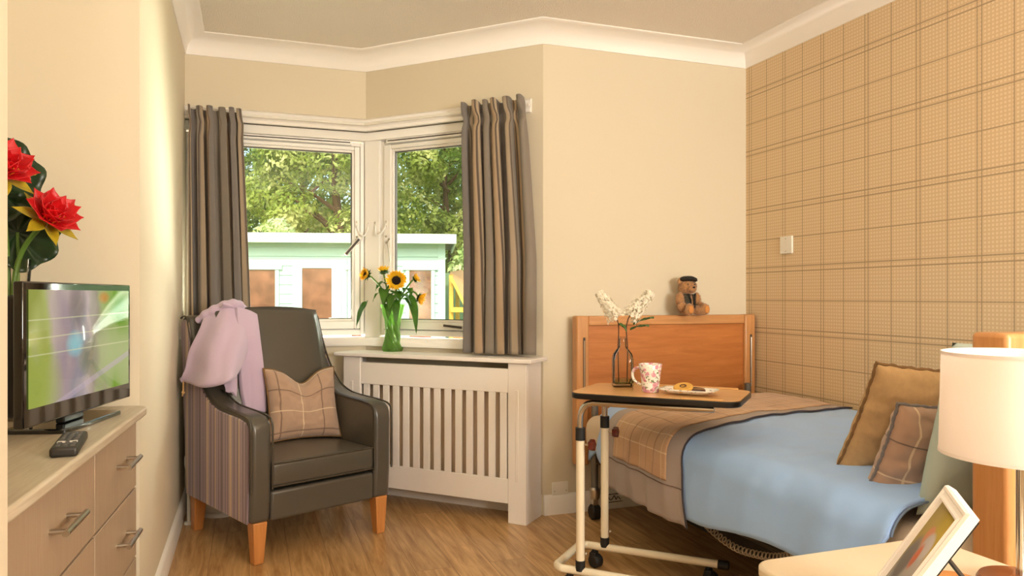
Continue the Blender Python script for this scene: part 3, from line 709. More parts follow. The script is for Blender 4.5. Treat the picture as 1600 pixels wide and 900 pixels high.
# ------------------------------------------------------------ sunflowers in the green vase
VX,VY,VZ=.722,3.95,.777
vo=smooth_path([(.050,0,.004),(.053,0,.012),(.048,0,.035),(.040,0,.075),(.037,0,.11),(.041,0,.16),(.052,0,.21),(.062,0,.25)],5)
gv=MB().lathe([(0,0),(.048,0)]+[(p.x,p.z) for p in vo]+[(p.x-.004,p.z) for p in vo[::-1] if p.z>.014]+[(0,.012)],72,fn=lambda r,t,z:r*(1+.075*math.sin(10*(t+z*11)))).build('vase',M['green_glass'],angle=180)
gv.location=(VX,VY,VZ); tag(gv,'green swirled glass vase of sunflowers on the radiator cover','vase')
MB().lathe([(0,.015),(.042,.016),(.034,.075),(.031,.11),(.032,.13),(0,.13)],32).build('water',M['water'],gv)
def leaf(mb,base,dv,L,Wd,droop=.6,up=Vector((0,0,1))):
    dv=Vector(dv).normalized(); side=dv.cross(up).normalized() if abs(dv.dot(up))<.98 else Vector((1,0,0))
    def f(u,v):
        w=Wd*math.sin(PI*v**.75)*(1-.1*v)
        p=Vector(base)+dv*L*v*(1-.3*v*droop)+Vector((0,0,-droop*L*v*v*.8))
        return p+side*(u-.5)*2*w+Vector((0,0,.25*abs(u-.5)*2*w+.004*math.sin(v*14+u*5)))
    mb.grid(f,6,10)
def sunflower(head,axis,size,label,stem,full=True,leaves=()):
    t=empty('sunflower',head); tag(t,label,'flower','sunflowers in the green vase'); h=Vector(head)
    ax=Vector(axis).normalized(); a=ax.orthogonal().normalized(); b_=ax.cross(a)
    mb=MB()
    for ring in range(3 if full else 2):
        n_=18
        for k in range(n_):
            th=2*PI*(k+ring*.4)/n_+random.uniform(-.1,.1); el=(10+ring*16) if full else (50+ring*18)
            dv=(a*math.cos(th)+b_*math.sin(th))*math.cos(rad(el))+ax*math.sin(rad(el))
            petal(mb,(a*math.cos(th)+b_*math.sin(th))*size*.36,dv,ax,size*random.uniform(.55,.72),size*.105,random.uniform(-.15,.2),.2)
    mb.build('petals',M['sun_petal'],t,solid=.001)
    q=ax.to_track_quat('Z','Y').to_matrix().to_4x4()
    MB().lathe([(0,.016),(size*.2,.014),(size*.38,.007),(size*.44,-.004),(0,-.012)],24,mtx=q,fn=lambda r,t_,z:r*(1+.05*math.sin(16*t_))).build('seed_disc',M['sun_disc'],t)
    mb=MB()
    for k in range(16):
        th=2*PI*k/16; dv=(a*math.cos(th)+b_*math.sin(th))*.9+ax*(-.05 if k%2 else .25)
        petal(mb,-ax*.008,dv,ax,size*.72,size*.13,.1,.2)
    mb.build('green_bracts',M['green_leaf'],t,solid=.001)
    MB().tube(smooth_path([Vector(s)-h for s in stem]+[-ax*.006],7),.0048,8).build('stem',M['stem'],t)
    if leaves:
        mb=MB()
        for (b0,dv,L,w,dr) in leaves: leaf(mb,Vector(b0)-h,dv,L,w,dr)
        mb.build('leaf',M['green_leaf'],t,solid=.001)
vb=lambda dx,dy,z:(VX+dx,VY+dy,VZ+z)
sunflower(vb(-.006,-.135,.375),(-.18,-.95,.15),.058,'open sunflower with dark centre facing the room, middle of the vase',[vb(.02,.0,.03),vb(.02,-.01,.25),vb(.01,-.06,.32),vb(.0,-.10,.365)],True,[(vb(0,-.06,.30),(-.3,-.5,.1),.12,.030,1.0),(vb(.01,-.06,.31),(.7,-.3,.1),.11,.028,.9),(vb(.0,-.03,.27),(0,-.9,.0),.12,.028,1.4)])
sunflower(vb(-.145,-.05,.405),(-.85,-.35,.25),.048,'half closed sunflower leaning out furthest left in the vase',[vb(-.02,0,.03),vb(-.025,0,.24),vb(-.06,-.02,.33),vb(-.115,-.04,.39)],False,[(vb(-.05,-.02,.30),(-.8,-.3,.6),.11,.012,.9),(vb(-.14,-.05,.27),(-.6,-.3,-.5),.12,.026,.9),(vb(-.04,-.02,.33),(-.3,-.8,.2),.12,.032,1.1)])
sunflower(vb(.128,-.08,.285),(.75,-.45,-.35),.046,'drooping sunflower lowest on the right of the vase',[vb(.02,.01,.03),vb(.03,.0,.24),vb(.07,-.03,.31),vb(.105,-.06,.315)],False,[(vb(.08,-.04,.30),(.2,-.6,-.4),.15,.030,1.3),(vb(.05,-.02,.28),(.6,-.6,.0),.12,.026,1.2)])
sunflower(vb(.115,-.03,.385),(.70,-.25,.45),.038,'small sunflower turned away at the upper right of the vase',[vb(.0,.02,.03),vb(.03,.02,.25),vb(.07,.0,.33),vb(.10,-.02,.375)],False,[(vb(.06,0,.32),(.3,-.7,.5),.12,.03,.8),(vb(.05,0,.36),(-.2,-.5,.7),.10,.03,.5)])
sunflower(vb(-.045,.01,.425),(-.1,.3,.95),.044,'sunflower facing upward behind the dark centred one',[vb(-.01,-.02,.03),vb(-.015,-.005,.24),vb(-.03,.0,.33),vb(-.045,.01,.41)],False,[(vb(-.03,0,.36),(-.7,-.3,.3),.10,.028,.8),(vb(-.03,0,.33),(.5,-.4,.5),.12,.03,.7),(vb(-.02,-.02,.30),(-.5,-.8,.3),.11,.034,.9),(vb(.0,-.03,.31),(.2,-.9,.4),.10,.034,.8),(vb(.03,-.02,.29),(.8,-.4,.5),.10,.03,.8),(vb(-.02,-.04,.24),(-.3,-.8,.5),.11,.03,1.2)])

# ------------------------------------------------------------ bed
bed=empty('bed',(0,0,0)); tag(bed,'wooden profiling bed with orange beech ends and metal underframe against checked wall','bed')
BL,BR_=1.49,2.525
def bed_end(yc,th,z0,z1,name,slot=True):
    y0,y1=yc-th/2,yc+th/2
    e=MB().prism([(z0+.012,0),(z0+.012,0)],0,0,1) if False else None
    pa=MB().box(BL+.062,BR_-.062,yc-.012,yc+.012,z0+.12,z1-.045).build(name,M['panelwood'],bed,bevel=.002)
    MB().box(BL,BL+.066,y0,y1,z0,z1).build('corner_post',M['oak'],pa,bevel=.010,seg=3)
    MB().box(BR_-.066,BR_,y0,y1,z0,z1).build('corner_post',M['oak'],pa,bevel=.010,seg=3)
    MB().box(BL+.066,BR_-.066,y0+.004,y1-.004,z1-.048,z1-.001).build('top_rail',M['oakx'],pa,bevel=.006,seg=3)
    MB().box(BL+.066,BR_-.066,y0+.008,y1-.008,z0+.10,z0+.16).build('bottom_rail',M['oakx'],pa,bevel=.004)
    return pa
fb=bed_end(3.30,.062,.25,.975,'footboard')
for xx in (BL+.038,BR_-.030):
    MB().box(xx-.006,xx+.006,3.266,3.2685,.60,.87).build('rail_slot',M['gasket'],fb,bevel=.002)
    MB().tube([(xx,3.2655,.60),(xx,3.2655,.855)],.0035,8).build('slot_rod',M['steel'],fb)
hb=bed_end(1.155,.085,.25,.992,'headboard')
MB().box(1.60,2.42,1.24,3.22,.24,.33).build('underframe',M['black'],bed,bevel=.004)
MB().box(1.56,1.60,1.22,3.22,.27,.32).box(2.42,2.46,1.22,3.22,.27,.32).build('side_rail',M['black'],bed,bevel=.004)
MB().box(1.75,2.25,1.6,2.9,.11,.24).tube([(1.65,1.6,.26),(1.9,2.2,.13)],.02).tube([(2.35,1.6,.26),(2.1,2.2,.13)],.02).build('lifting_mechanism',M['rubber'],bed,bevel=.004)
for (x,y) in ((1.562,3.222),(2.44,3.222),(1.562,1.26),(2.44,1.26)):
    l=MB().tube([(x,y,.13),(x,y,.62 if y>3 else .40)],.017,14).lathe([(.022,.50),(.024,.51),(.024,.56),(.022,.57)],16,c=(x,y,-.10)).build('leg_tube',M['grey_metal'],bed)
    MB().lathe([(.0,.10),(.022,.10),(.026,.12),(.026,.145),(.017,.155)],16,c=(x,y,0)).box(x-.012,x+.012,y-.012,y+.012,.07,.105).build('castor_housing',M['steel'],l)
    mt=Matrix.Rotation(PI/2,4,'Y')
    MB().lathe([(0,-.022),(.030,-.022),(.036,-.016),(.036,.016),(.030,.022),(0,.022)],20,c=(x,y,.037),mtx=mt).build('castor_wheel',M['rubber'],l)
# mattress
MB().box(1.50,2.475,1.215,3.235,.335,.505).build('mattress',M['mattress'],bed,bevel=.06,seg=5)
# duvet: flat top, rolled over the room side
XW=2.50; ZT=.552
def cloth_pt(s,y,lift=0,drop=None,bulge=0):
    """s = distance along the cloth from the wall edge towards the room and down"""
    flat=.965; r=.085; arc=r*PI/2
    xe=XW-flat
    if s<flat: p=Vector((XW-s,y,ZT+.022*math.sin(PI*s/flat)**.7)); nrm=Vector((0,0,1))
    elif s<flat+arc:
        a=(s-flat)/r; p=Vector((xe-r*math.sin(a),y,ZT-r+r*math.cos(a))); nrm=Vector((-math.sin(a),0,math.cos(a)))
    else:
        q=s-flat-arc; p=Vector((xe-r-.02*math.sin(min(1,q/.16)*PI*.6),y,ZT-r-q)); nrm=Vector((-1,0,0))
    # foot end rolls down
    if y>3.05: p.z-=.10*((y-3.05)/.17)**2.2*(1 if s<flat else .4)
    k_=min(1,max(0,(y-2.82)/.38)); p.x+=.115*k_*k_*(3-2*k_)*min(1,max(0,(s-flat*.7)/(flat*.3)))
    # slightly higher near the middle, rumples
    w=.010*nz(p.x*3,y*3,1.7)+.006*nz(p.x*8,y*6,4.2)
    if s>flat*.8: w+=.010*math.sin(y*17+3*nz(y*2,0,3))*min(1,(s-flat*.8)/.3)*(.6+.4*nz(y*3,s,8))
    w+=.0035*nz(p.x*14+2*nz(p.y*3,p.z*3,1),y*9,7.3)+.004*nz(y*22,(p.x+p.z)*4,2.2)*(1 if s>flat*.6 else .35)
    return p+nrm*(w+lift)
SL=1.245
def duvf(u,v):
    y=1.375+v*(3.245-1.375); y=min(y,3.245)
    ln=SL-.035*math.sin(v*9)+.03*nz(v*5,0,2)
    if v<.10: ln-=.17*(1-v/.10)**2
    return cloth_pt(u*ln,y,.006)
dv_=MB().grid(duvf,90,110).build('duvet',M['duvet'],None,solid=.012,angle=180,off=1); tag(dv_,'pale blue duvet spread over the bed and hanging down its side','duvet')
MB().tube([duvf(k/60,0)+Vector((0,-.004,.002)) for k in range(61)],.003,6).build('edge_piping',mat('slate_blue_piping','6b7c96',.8),dv_)
# runner
SR=1.292
def runf(u,v,lift=.022):
    s=u*SR; sk_=(1-u)
    y0=2.21+.37*sk_; wd=.60-.03*u
    y=y0+v*wd
    y+=.02*math.sin(u*6)*(.5-v)*.6
    if u>.80: y=y+(.02*(u-.8)/.2)*(v-.5)
    return cloth_pt(s,min(y,3.24),lift-.0+(.006*math.sin(v*30+u*3)*max(0,u-.78)/.22))
rn=empty('bed_runner'); tag(rn,'tan checked bed runner with grey border laid across the blue duvet','bed runner')
runm=fabric('runner_check','c8a07c',[(.025,.0018,'e2c9a4'),(.105,.003,'8e6c54'),(.185,.0018,'e2c9a4'),(.065,.0015,'c39c78')],[(.03,.0018,'e2c9a4'),(.10,.003,'8e6c54'),(.16,.0016,'9c7a60')],px=.21,py=.19,coord='UV',rough=.9,bump=.3,sheen=.25)
MB().grid(lambda u,v:runf(u,v,.020),90,36).build('border',M['runner_grey'],rn,solid=.006,angle=180,off=1)
MB().grid(lambda u,v:runf(.0+u*.895,.13+v*.74,.0275),80,30,uvfn=lambda u,v:(u*SR*.895,v*.45)).build('checked_panel',runm,rn,solid=.002,angle=180,off=1)
MB().tube([runf(k/70,0,.026)+Vector((0,-.003,0)) for k in range(71)],.0035,6).build('dark_edging',mat('dark_edging','3d3842',.8),rn)
MB().tube([runf(.905,k/30,.028) for k in range(31)],.0022,5).build('seam',mat('seam_brown','76625a',.9),rn)
# pillows, nearest the headboard first
cushion('pillow',.62,.44,.13,M['pale_pillow'],M['pale_pillow'],'large pale green pillow leaning on the headboard behind the lamp','pillow',(1.865,1.330,.735),(rad(12),rad(2),rad(-3)),seed=9,wr=.006,pinch=.03,cord=0,group='pillows and cushions on the bed')
tanm=fabric('pink_brown_check','b08f78',[(.07,.003,'e0c6a4'),(.16,.003,'7c6054')],[(.10,.0025,'e0c6a4'),(.20,.0022,'6b5850')],px=.2,py=.22,coord='UV',rough=.9,bump=.3,sheen=.3)
cushion('scatter_cushion',.42,.28,.12,tanm,M['grey_cord'],'pink brown checked cushion with ruffled grey cord between the other bed cushions','cushion',(1.772,1.50,.645),(rad(20),rad(5),rad(-4)),seed=4,wr=.010,pinch=.05,ruffle=.12,group='pillows and cushions on the bed')
cushion('scatter_cushion',.44,.38,.12,M['tan'],M['tan_trim'],'tan corded cushion standing at the front of the bed cushions','cushion',(1.85,1.665,.690),(rad(22),rad(5),rad(-3)),seed=6,wr=.006,pinch=.05,ruffle=.15,group='pillows and cushions on the bed')
# coiled handset cable under the bed
pts=[]; ctrl=[(1.50,2.38,.36),(1.50,2.30,.315),(1.50,2.20,.272),(1.50,2.06,.248),(1.50,1.93,.262),(1.50,1.82,.292),(1.50,1.74,.34)]
cp=smooth_path(ctrl,90); 
for i,p in enumerate(cp):
    a=2*PI*i/14; pts.append(p+Vector((math.cos(a)*.011,0,math.sin(a)*.011)))
o=MB().tube(pts,.0024,5).build('coiled_cable',mat('grey_cable','a39580',.45)); tag(o,'coiled grey cable looping down from under the bed','cable')

# ------------------------------------------------------------ overbed table
ca,sa=math.cos(rad(19.5)),math.sin(rad(19.5))
lx=Vector((.905*ca-.425*sa,-.425*ca-.905*sa,0)); AT=math.atan2(lx.y,lx.x)
def cw(R,F): return Vector((R*ca+F*sa,F*ca-R*sa,0))
leg2=cw(.364,2.912); 
ot=empty('overbed_table',(leg2.x,leg2.y,0),AT); tag(ot,'wheeled overbed table with wood top and cream tube legs beside the bed','table')
# local: x long axis to the right, y away from camera; leg2 at origin, leg1 at (0,-.28)
LS=.28; TZ=.728
tx0,tx1,ty0,ty1=-.035,.555,-.315,.025
MB().prism([(p[0],p[1]) for p in rr(tx0,tx1,ty0,ty1,.05,('se','ne','nw','sw'))],2,TZ-.022,TZ-.001).build('edge_band',M['black'],ot,bevel=.004)
MB().prism([(p[0],p[1]) for p in rr(tx0+.003,tx1-.003,ty0+.003,ty1-.003,.048,('se','ne','nw','sw'))],2,TZ-.004,TZ).build('tabletop',M['tabletop'],ot,bevel=.001)
MB().box(tx0+.06,tx1-.05,ty1-.014,ty1-.006,TZ-.001,TZ+.006).build('raised_lip',M['tabletop'],ot,bevel=.002)
MB().box(tx0+.40,tx1-.05,ty0+.006,ty0+.013,TZ-.001,TZ+.005).build('raised_lip',M['tabletop'],ot,bevel=.002)
for y in (0,-LS):
    MB().tube([(0,y,.10),(0,y,.565)],.0155,18).build('leg_tube',M['cream_metal'],ot)
    MB().tube(smooth_path([(0,y,.56),(0,y,.62),(.004,y,.655),(.022,y,.682),(.05,y,.692)],6)+[Vector((.30,y,.692)),Vector((.47,y,.695))],.0115,14).build('upper_tube',M['chrome'],ot)
    MB().tube([(0,y,.555),(0,y,.60)],.018,18).build('collar',M['rubber'],ot)
    MB().tube([(0,y,.088),(0,y,.125)],.0175,18).build('foot_cap',M['rubber'],ot)
    MB().tube([(.012,y,.54),(.035,y,.54)],.004,8).build('knob_screw',M['steel'],ot)
    MB().lathe([(0,-.010),(.017,-.010),(.019,-.006),(.019,.006),(.017,.010),(0,.010)],24,c=(.044,y,.54),mtx=Matrix.Rotation(PI/2,4,'Y'),fn=lambda r,t,z:r*(1+.14*math.sin(5*t))).build('clamp_knob',M['red_knob'],ot)
    MB().tube([(-.02,y,.150),(.022,y,.150)],.003,8).sphere((.022,y,.15),.006,8,6).build('bolt',M['steel'],ot)
MB().tube(smooth_path([(.50,-LS,.085),(.2,-LS,.085),(-.03,-LS,.085),(-.075,-LS,.085),(-.098,-LS+.025,.085),(-.10,-LS+.06,.085),(-.10,-.06,.085),(-.098,-.025,.085),(-.075,0,.085),(-.03,0,.085),(.2,0,.085),(.44,0,.085)],5),.0145,16).build('base_tube',M['cream_metal'],ot)
for (x,y) in ((.455,0),(.51,-LS)):
    MB().tube([(x-.02,y,.085),(x+.018,y,.085)],.0165,16).build('end_cap',M['rubber'],ot)
for (x,y) in ((-.045,.0),(.40,0),(-.045,-LS),(.45,-LS)):
    c_=MB().tube([(x,y,.05),(x,y,.085)],.007,8).box(x-.013,x+.013,y-.02,y+.02,.035,.062).build('castor',M['rubber'],ot,bevel=.004)
    MB().lathe([(0,-.02),(.022,-.02),(.027,-.014),(.027,.014),(.022,.02),(0,.02)],20,c=(x+.008,y,.028),mtx=Matrix.Rotation(rad(65),4,'Z')@Matrix.Rotation(PI/2,4,'Y')).build('wheel',M['rubber'],c_)
MB().tube([(.16,-LS,.702),(.16,0,.702)],.006,8).tube([(.44,-LS,.702),(.44,0,.702)],.006,8).build('cross_bar',M['steel'],ot)

# things on the table
def tl(x,y,z=TZ): 
    v=Matrix.Rotation(AT,3,'Z')@Vector((x,y,0))+leg2; return (v.x,v.y,z)
bo=empty('glass_bottle',(1.336,2.515,TZ),rad(-20)); tag(bo,'square clear glass bottle holding white lilac sprigs on the overbed table','bottle')
pf=[(0,.0),(.036,0),(.0385,.006),(.0385,.105),(.034,.125),(.022,.142),(.0145,.152),(.0135,.180),(.0165,.182),(.0165,.190),(.012,.190),(.0105,.155),(.019,.140),(.031,.123),(.035,.103),(.035,.012),(0,.010)]
def bsq(n,r,t,z): return r
mb=MB(); rings=[]
for r,z in pf:
    k=6 if z<.11 else (6-4*min(1,(z-.11)/.035)); ring=[]
    for j in range(48):
        t=2*PI*j/48; x,y=math.cos(t),math.sin(t); q=(abs(x)**k+abs(y)**k)**(1/k); ring.append(mb.bm.verts.new((x/q*r,y/q*r,z)))
    rings.append(ring)
for i in range(len(rings)-1):
    for k in range(48): mb.bm.faces.new((rings[i][k],rings[i][(k+1)%48],rings[i+1][(k+1)%48],rings[i+1][k]))
mb.build('bottle_glass',M['clear'],bo,angle=50)
MB().box(-.034,.034,-.034,.034,.0105,.030).build('water',M['water'],bo,bevel=.006)
def sprig(base,mid,tip,rad0,label,leafs=(),n=260,seed=1):
    rnd=random.Random(seed)
    t=empty('lilac_sprig',base); tag(t,label,'flower','white lilac sprigs in the bottle'); B0=Vector(base)
    MB().tube(smooth_path([Vector((0,0,0)),(Vector(mid)-B0)*.5,Vector(mid)-B0,Vector(tip)-B0],6),[.0024]*18+[.0015],6).build('stem',M['brownstem'],t)
    mb=MB(); a=Vector(mid)-B0; b=Vector(tip)-B0; d=(b-a)
    for i in range(n):
        s=rnd.random()**.85; r=rad0*(1-.62*s)*rnd.uniform(.55,1.05); th=rnd.uniform(0,2*PI); 
        o1=d.orthogonal().normalized(); o2=d.cross(o1).normalized()
        rd=o1*math.cos(th)+o2*math.sin(th); c=a+d*s+rd*r
        nn=(rd+d.normalized()*.4+Vector((rnd.uniform(-.5,.5),rnd.uniform(-.5,.5),rnd.uniform(-.5,.5)))).normalized()
        e1=nn.orthogonal().normalized(); e2=nn.cross(e1); sz=rnd.uniform(.0045,.0068); ph=rnd.random()*3
        for k in range(4):
            an=ph+k*PI/2; dv=e1*math.cos(an)+e2*math.sin(an); sd=nn.cross(dv)
            vs=[mb.bm.verts.new(c+q) for q in (Vector((0,0,0)),dv*sz*.6+sd*sz*.42,dv*sz*1.15+nn*sz*.2,dv*sz*.6-sd*sz*.42)]
            mb.bm.faces.new(vs)
    for i in range(26):
        s=rnd.random(); mb.sphere(a+d*s+Vector([rnd.uniform(-1,1)*rad0*.4*(1-.6*s) for _ in range(3)]),.008*(1-.4*s),6,5)
    mb.build('flower_head',M['white_petal'],t,smooth=False)
    if leafs:
        mb=MB()
        for (b0,dv,L,w,dr) in leafs: leaf(mb,Vector(b0)-B0,dv,L,w,dr)
        mb.build('leaf',mat('lilac_leaf_'+str(seed),'3f5a25',.5,var=.2,vscale=40),t,solid=.001)
sprig((1.325,2.525,.742),(1.313,2.515,.985),(1.245,2.535,1.085),.040,'white lilac sprig leaning left in the square bottle',[((1.318,2.51,.965),(.3,-.6,-.1),.045,.013,.6)],n=420,seed=3)
sprig((1.35,2.505,.742),(1.352,2.50,.985),(1.432,2.47,1.085),.043,'white lilac sprig leaning right in the square bottle with long leaves',[((1.36,2.50,.945),(.8,-.25,.35),.085,.011,.25),((1.37,2.495,.965),(.8,-.25,.42),.095,.010,.2)],n=480,seed=5)
# mug with rose pattern
def rosem(name,base,cols,scale,thr):
    m=mat(name,base,.25,coat=.4); nt=m.node_tree; b=nt.nodes['Principled BSDF']; tc=N(nt,'ShaderNodeTexCoord')
    cur=rgb(base)
    for i,(c,s,th,mn,mxx) in enumerate(cols):
        v=N(nt,'ShaderNodeTexVoronoi'); v.inputs['Scale'].default_value=s; mp=N(nt,'ShaderNodeMapping'); mp.inputs['Location'].default_value=(i*.37+.11,i*.21,i*.53)
        nt.links.new(tc.outputs['Object'],mp.inputs[0])
        no=N(nt,'ShaderNodeTexNoise'); no.inputs['Scale'].default_value=s*2.2; nt.links.new(tc.outputs['Object'],no.inputs[0])
        ad=N(nt,'ShaderNodeVectorMath',operation='MULTIPLY_ADD'); nt.links.new(no.outputs['Color'],ad.inputs[0]); ad.inputs[1].default_value=(.012,)*3; nt.links.new(mp.outputs[0],ad.inputs[2])
        nt.links.new(ad.outputs[0],v.inputs[0])
        sel=mth(nt,'LESS_THAN',v.outputs['Distance'],th)
        mx=N(nt,'ShaderNodeMix',data_type='RGBA'); nt.links.new(mth(nt,'MULTIPLY',sel,mn),mx.inputs[0])
        if isinstance(cur,tuple): mx.inputs[6].default_value=cur
        else: nt.links.new(cur,mx.inputs[6])
        mx.inputs[7].default_value=rgb(c); cur=mx.outputs[2]
    nt.links.new(cur,b.inputs['Base Color']); return m
rose=rosem('rose_china','f3ebe0',[('66773f',62,.30,.85,0),('d888a0',46,.40,.85,0),('eab9c0',46,.24,.9,0),('a83a58',46,.12,.8,0),('5d6a48',90,.24,.85,0),('c43a5a',27,.16,.9,0)],1,1)
mg=empty('mug',(1.352,2.335,TZ),AT); tag(mg,'white rose patterned mug on the overbed table beside the bottle','mug')
MB().lathe([(0,0),(.028,0),(.031,.004),(.030,.01),(.033,.04),(.037,.075),(.0415,.100),(.0405,.101),(.035,.075),(.030,.02),(0,.012)],40).build('cup',rose,mg,angle=60)
MB().tube(smooth_path([(-.034,0,.086),(-.056,0,.082),(-.066,0,.062),(-.058,0,.038),(-.034,0,.024)],8),[.0052]*33,10).build('handle',rose,mg)
pm=rosem('floral_plate','f1ece4',[('7b7f86',40,.20,.7,0),('c98a90',46,.2,.8,0),('9aa0a8',70,.18,.7,0)],1,1)
pl=empty('plate',tl(.368,-.190),AT-rad(4)); tag(pl,'small floral rectangular plate of ring biscuits on the overbed table','plate')
def plf(u,v):
    a,b=2*u-1,2*v-1; e=max(abs(a),abs(b)); k=6; q=((abs(a)**k+abs(b)**k)**(1/k))/(e+1e-6) if e>0 else 1
    return Vector((a*.098/max(q,1e-3) if e>0 else 0,b*.055/max(q,1e-3) if e>0 else 0,.004+.014*max(0,(e-.55)/.45)**1.6))
MB().grid(plf,28,20).build('dish',pm,pl,solid=.003,angle=60,off=-1)
def donut(loc,rot,topm,label):
    d=empty('ring_biscuit',loc,rot=rot); tag(d,label,'biscuit','ring biscuits on the plate')
    MB().lathe([(.006,0),(.030,0),(.034,.004),(.034,.009),(.030,.013),(.010,.013),(.006,.010)],32,closed=True).build('biscuit',M['donut'],d)
    MB().lathe([(.007,.0105),(.010,.0142),(.028,.0142),(.034,.010),(.035,.004),(.0345,.004),(.030,.0125),(.010,.0125)] if topm=='c' else [(.0075,.0125),(.010,.0142),(.012,.0142),(.012,.0125)],32,closed=True).build('chocolate_coat',M['choc'],d)
donut(tl(.352,-.205,TZ+.019),(rad(12),rad(-14),0),'y','ring biscuit with a dark hole rim, front one on the plate')
donut(tl(.388,-.182,TZ+.010),(rad(0),rad(4),0),'c','chocolate covered ring biscuit half hidden behind the front one')

# ------------------------------------------------------------ teddy bear
tb=empty('teddy_bear',(2.112,3.285,.974),rad(10)); tb.scale=(1.12,)*3; tag(tb,'small fluffy teddy bear in a black beret and waistcoat on the footboard','teddy bear')
mb=MB()
parts=[((0,.0,.052),(.040,.034,.052)),((0,-.006,.128),(.040,.037,.036)),((-.008,-.040,.120),(.016,.016,.013)),((-.034,.002,.155),(.015,.008,.015)),((.034,.002,.155),(.015,.008,.015)),
 ((-.050,-.012,.070),(.018,.018,.034)),((.050,-.012,.070),(.018,.018,.034)),((-.056,-.030,.040),(.018,.020,.022)),((.056,-.030,.040),(.018,.020,.022)),
 ((-.034,-.040,.022),(.022,.036,.022)),((.034,-.040,.022),(.022,.036,.022)),((-.046,-.068,.027),(.022,.014,.027)),((.046,-.068,.027),(.022,.014,.027))]
for c,r in parts: mb.sphere(c,r,18,12)
rnd=random.Random(4)
for c,r in parts:
    for k in range(int(9000*(r[0]*r[1]+r[1]*r[2]+r[0]*r[2])/3/.0012*.18)):
        th=rnd.uniform(0,2*PI); z=rnd.uniform(-1,1); q=math.sqrt(1-z*z); n_=Vector((q*math.cos(th),q*math.sin(th),z))
        p=Vector(c)+Vector((n_.x*r[0],n_.y*r[1],n_.z*r[2]))
        if p.z<.002: continue
        s_=n_.orthogonal().normalized()*.0009; e=p+n_*.0055+Vector([rnd.uniform(-.003,.003) for _ in range(3)])
        mb.bm.faces.new([mb.bm.verts.new(v) for v in (p-s_,p+s_,e)])
body=mb.build('body',M['fur'],tb)
MB().sphere((-.048,-.083,.027),(.014,.003,.018),12,8).sphere((.048,-.083,.027),(.014,.003,.018),12,8).build('foot_pads',mat('orange_plush','d08a48',.9),tb)
MB().sphere((-.008,-.057,.126),(.006,.004,.0045),10,8).build('nose',M['dark_cloth'],tb)
MB().sphere((-.024,-.036,.140),.0035,8,6).sphere((.012,-.041,.140),.0035,8,6).build('eyes',M['gloss'],tb)
MB().lathe([(.036,0),(.044,.004),(.042,.014),(.026,.023),(0,.026)],24,mtx=Matrix.Rotation(rad(-6),4,'X')@Matrix.Rotation(rad(5),4,'Y'),c=(0,-.008,.152)).build('beret',M['dark_cloth'],tb)
def vest(sg):
    def f(u,v):
        th=rad(-90)+sg*rad(12+u*95); z=.030+v*.066
        return Vector((math.cos(th)*.0455*(1-.15*v),math.sin(th)*.040*(1-.15*v),z))
    return f
MB().grid(vest(1),10,8).grid(vest(-1),10,8).build('waistcoat',mat('grey_waistcoat','3c3526',.8,var=.3,vscale=150),tb,solid=.003)
MB().tube([(.010,-.041,.034),(.012,-.042,.07),(.022,-.034,.098)],.0035,6).tube([(-.010,-.041,.034),(-.012,-.042,.07),(-.022,-.034,.098)],.0035,6).build('waistcoat_trim',M['dark_cloth'],tb)

# ------------------------------------------------------------ sockets and switches
def faceplate(name,loc,rz,w,h,label,cat,group,kindp):
    o=empty(name,loc,rz); tag(o,label,cat,group)
    MB().box(-w/2,w/2,-.010,0,-h/2,h/2).build('plate',M['plastic_w'],o,bevel=.003)
    for sx_ in (-w*.36,w*.36): MB().sphere((sx_ if kindp!='v' else 0,-.011,0 if kindp!='v' else sx_*1.0),.003,8,6).build('screw',M['steel'],o)
    return o
faceplate('wall_socket',(1.442,YW-.001,.114),0,.086,.086,'white blanking plate low on the cream wall beside the bed','socket','wall plates','h')
sp=faceplate('wall_socket',(1.725,YW-.016,.056),0,.125,.062,'white socket plate with dark markings on the skirting under the bed','socket','wall plates','h')
MB().tube(smooth_path([(-.04,-.0105,-.012),(-.03,-.0105,.008),(-.02,-.0105,-.006),(-.008,-.0105,-.004),(.004,-.0105,.012),(.014,-.0105,-.008),(.024,-.0105,.006),(.04,-.0105,-.010)],5),.0022,6).tube([(-.05,-.0105,-.02),(.05,-.0105,-.018)],.0018,6).tube([(-.05,-.0105,.02),(.05,-.0105,.021)],.0018,6).build('dark_marking',M['dark_cloth'],sp)
sw=faceplate('wall_socket',(XR-.001,3.04,1.327),rad(-90),.088,.088,'white plate with an oval insert on the checked wallpaper above the bed','socket','wall plates','v')
MB().lathe([(0,-.003),(.016,-.003),(.020,0),(0,0)],24,mtx=Matrix.Rotation(PI/2,4,'X')@Matrix.Diagonal((.65,1.25,1,1)),c=(0,-.0105,0)).build('oval_insert',M['plastic_w'],sw)

